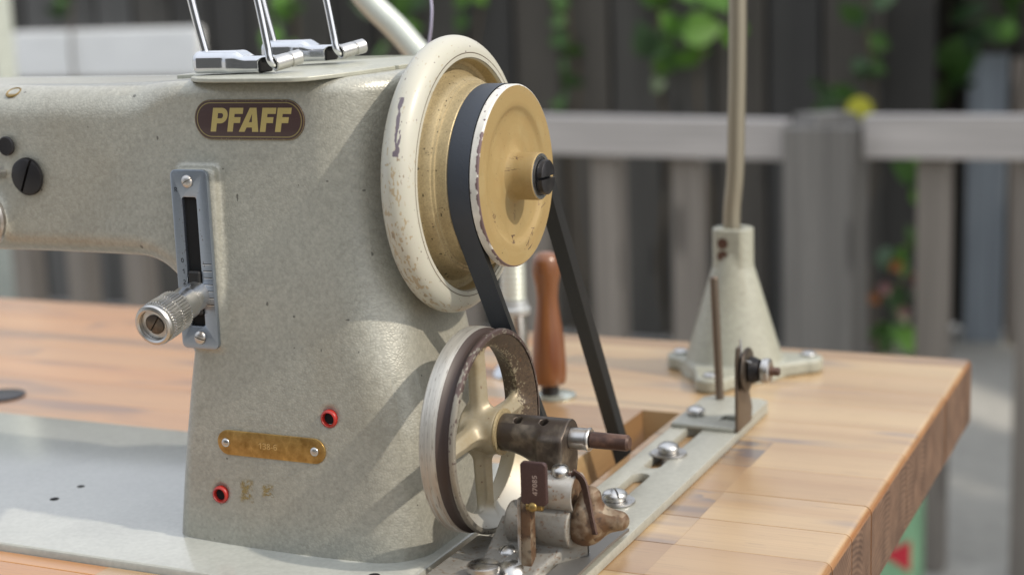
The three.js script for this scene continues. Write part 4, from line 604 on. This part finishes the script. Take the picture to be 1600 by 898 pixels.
{ // thread tension at the far end
  const o = [[8.5, 224], [54, 222.5], [57, 226], [57, 300], [50, 305], [14, 305], [8.5, 298]];
  const tb = part('tension_bracket', [slab(o, [rrect(38, 50, 242, 254, 1).reverse()], 3, 0.5, 'xz', -202.8)], M.greenish, BW);
  part('upright_tab', slab([[222.6, -202.5], [256, -202.5], [258, -192], [250, -178], [240, -166], [236, -150], [231, -143.5], [225.5, -144], [223, -152]], [], 2.4, 0.5, 'zy', 55), M.pinM, tb);
  slotScrew('bracket_screw', V(18.8, -197.2, -249), V(0, 1, 0), 6.4, 4, M.bright, tb, 0.7);
  part('thread_pin', [cyl(V(22.2, -200, -295), V(18.8, -110, -295), 3.1, 3.0), dome(V(18.8, -110.4, -295), V(0, 1, 0), 3, 2.2)], M.pinM, tb);
  const P = V(57.4, -161, -236), X = V(1, 0, 0), at = (x) => V(x, -161, -236);
  const d1 = [[3, 0], [10, 0.2], [15, 1.2], [15.4, 1.9], [10, 1.3], [3, 1.2]], d2 = d1.map(([r, h]) => [r, -h]);
  part('tension_disc', lathe(d1, at(58), X, 48, 0.5), M.dark, tb); part('tension_disc', lathe(d1.map(([r, h]) => [r, 2.6 - h]), at(59.6), X, 48, 0.5), M.dark, tb);
  const sp = []; for (let i = 0; i <= 80; i++) { const a = i / 80 * Math.PI * 8; sp.push(V(63.5 + i / 80 * 6, -161 + mix(9, 6.5, i / 80) * Math.cos(a), -236 + mix(9, 6.5, i / 80) * Math.sin(a))); } part('tension_spring', tube(sp, 0.85, 220, 8), M.blued, tb);
  part('tension_nut', lathe([[0, 0], [7, 0], [8.6, 0.8], [8.8, 3], [8.6, 5.4], [7, 6.2], [0, 6.2]], at(70.5), X, 24, 0.3), M.nickel, tb);
  part('stud', cyl(at(55), at(83), 3.1, 3, 0.8), M.brown, tb);
  part('check_spring', tube([V(56.5, -139, -232), V(57.5, -146, -231), V(58.5, -152, -229), V(66, -153.5, -226)], 0.8, 40, 8), M.bright, tb);
}
// ---------------------------------------------------------------- thread stand, hand tool, gooseneck lamp, thread
{
  const t = thing('thread_stand', 'pale cast iron cone foot carrying a tall steel tube on the table', 'thread stand', V(0, -209, -412)), cx = -1.5, cz = -411;
  const lob = [[-46, -416], [-1, -350], [50, -436]];
  const hull = (x, z) => { let d = 1e9; const c = [[-46, -416, 13], [-1, -352, 14], [50, -434, 15]]; // rounded triangle with slightly hollow sides
    for (let i = 0; i < 3; i++) { const a = c[i], b = [cx, cz, 38]; const dx = b[0] - a[0], dz = b[1] - a[1], h = clamp(((x - a[0]) * dx + (z - a[1]) * dz) / (dx * dx + dz * dz)); d = smin(d, len(x - a[0] - dx * h, z - a[1] - dz * h) - mix(a[2], b[2], h), 8); } return d; };
  const f = (x, y, z) => { const r = len(x - cx, z - cz), fl = interR(hull(x, z), Math.max(y + 197.5, -209 - y), 3), cone = Math.max((r - mix(40.5, 16.2, (y + 203) / 82)) * 0.96, y + 112, -209 - y), neck = interR(Math.max(r - 16.2, z - cz - 13.2), Math.max(y + 91, -121 - y), 1.2); let d = smin(smin(fl, cone, 3), neck, 1.5); d = smax(d, -(Math.max(r - 8.4, -108 - y)), 0.6); return d; };
  const b = part('stand_foot', sdf(f, [-66, -212, -462], [74, -88, -330], 1.7), phy({ map: T.hammer, color: rgb(0.88, 0.9, 0.86), bumpMap: T.hammerB, bumpScale: 0.00005, roughness: 0.42, clearcoat: 0.2 }), t);
  for (const y of [-102, -112]) part('set_screw', lathe([[0, 0], [4.2, 0], [4.4, 0.6], [1.8, 0.7], [0, 0.2]], V(cx - 4.6, y, cz + 13.1), V(0, 0, 1), 20, 0.4), M.rustyScrew, b);
  for (const [x, z] of [[-49, -418], [52.5, -438], [-1, -349]]) slotScrew('foot_screw', V(x, -196.4, z), V(0, 1, 0), 6, 2.2, M.bright, b, 0.4);
  part('stand_tube', tube([V(cx - 1.5, -112, cz), V(cx - 1.2, -92, cz), V(cx - 0.6, -75, cz), V(cx + 2, -50, cz), V(cx + 3.6, 0, cz), V(cx + 5, 60, cz), V(cx + 5, 320, cz)], 6.9, 80, 28), std({ color: rgb(0.31, 0.28, 0.215), metalness: 0.7, roughness: 0.42 }), t);
}
{
  const t = thing('hand_tool', 'turned wooden tool handle standing upright on a round metal foot', 'tool', V(-111, -209, -296)), O = V(-113, -209, -294), Y = V(0, 1, 0);
  M.tool = phy({ map: tex(512, 512, (u, v) => { const g = fbm(u, v, 26, 4, 5, 4), k = fbm(u, v, 5, 3, 15, 4); let c = mixc([0.13, 0.042, 0.012], [0.24, 0.092, 0.027], g); c = mixc(c, [0.13, 0.035, 0.012], 0.7 * sst(k, 0.52, 0.75)); return mixc(c, [0.5, 0.27, 0.09], 0.5 * sst(0.16 - v, 0, 0.1) * sst(g, 0.4, 0.6)); }), roughness: 0.3, clearcoat: 0.5, clearcoatRoughness: 0.2 });
  const prof = [[0, 11.5], [11.6, 11.5], [12.8, 13], [13.2, 18], [13.2, 26], [12.8, 36], [11.9, 48], [10.2, 60], [8.8, 70], [8.3, 78], [8.9, 88], [10.6, 96], [11, 102], [10.4, 107.5], [8.4, 111.4], [5, 113.4], [0, 114]];
  part('handle', lathe(prof, O, Y, 48, 1.2), M.tool, t, { uv: true });
  part('ferrule', lathe([[0, 2], [7, 2], [7, 12], [0, 12]], O, Y, 32), M.blued, t);
  part('foot_disc', lathe([[0, 0], [15.5, 0], [16.4, 0.6], [16.2, 2], [14, 2.8], [0, 3]], V(-110.5, -209, -298), Y, 48, 0.5), phy({ map: T.steel, color: rgb(0.95, 1.05, 0.98), metalness: 0.6, roughness: 0.25 }), t);
}
{
  const t = thing('gooseneck_lamp', 'pale ribbed flexible lamp arm curving up behind the sewing machine', 'lamp', V(-168, -209, -352));
  const c = new THREE.CatmullRomCurve3([V(-168, -150, -352), V(-168, -110, -352), V(-170, -70, -351), V(-178, -20, -350), V(-201, 18, -350), V(-237, 46, -350), V(-262, 72, -350), V(-287.5, 95.5, -350), V(-312, 125, -350), V(-345, 155, -350)]);
  const N = 520, K = 20, pos = [], nor = [], L = c.getLength(), fr = c.computeFrenetFrames(N, false), idx = [];
  for (let i = 0; i <= N; i++) { const p = c.getPointAt(i / N), ph = i / N * L / 4.2, r = 9.4 + 1.1 * Math.abs(Math.sin(Math.PI * ph)); for (let k = 0; k <= K; k++) { const a = k / K * 6.28319, n = fr.normals[i].clone().multiplyScalar(Math.cos(a)).addScaledVector(fr.binormals[i], Math.sin(a)); const q = p.clone().addScaledVector(n, r); pos.push(q.x, q.y, q.z); if (i < N && k < K) { const b = i * (K + 1) + k; idx.push(b, b + 1, b + K + 2, b, b + K + 2, b + K + 1); } } }
  const g = new THREE.BufferGeometry(); g.setAttribute('position', new THREE.Float32BufferAttribute(pos, 3)); g.setIndex(idx); g.computeVertexNormals();
  part('flexible_arm', g, std({ color: rgb(0.6, 0.64, 0.58), metalness: 0.45, roughness: 0.35 }), t);
  part('collar', lathe([[0, 0], [12.5, 0], [13.4, 1.2], [13.4, 5], [12, 6.4], [10.6, 12], [0, 12]], V(-168, -158, -352), V(0, 1, 0), 40, 0.4), phy({ color: rgb(0.5, 0.52, 0.52), roughness: 0.3, metalness: 0.5 }), t);
  part('base', lathe([[0, 0], [19, 0], [19.5, 1], [18, 5], [12.6, 12], [11.6, 24], [11.6, 51], [0, 51]], V(-168, -209, -352), V(0, 1, 0), 48, 0.6), M.chrome, t);
  single('sewing_thread', tube([V(-143, 140, -160), V(-137, 96, -170), V(-140, 80, -175), V(-149, 60, -185), V(-163, 30, -200), V(-176, -40, -215)], 0.9, 60, 8), std({ color: rgb(0.62, 0.6, 0.8), roughness: 0.6 }), 'thin pale lilac thread hanging beside the handwheel top', 'thread', V(-149, 60, -180));
}
renderer.render(scene, camera);
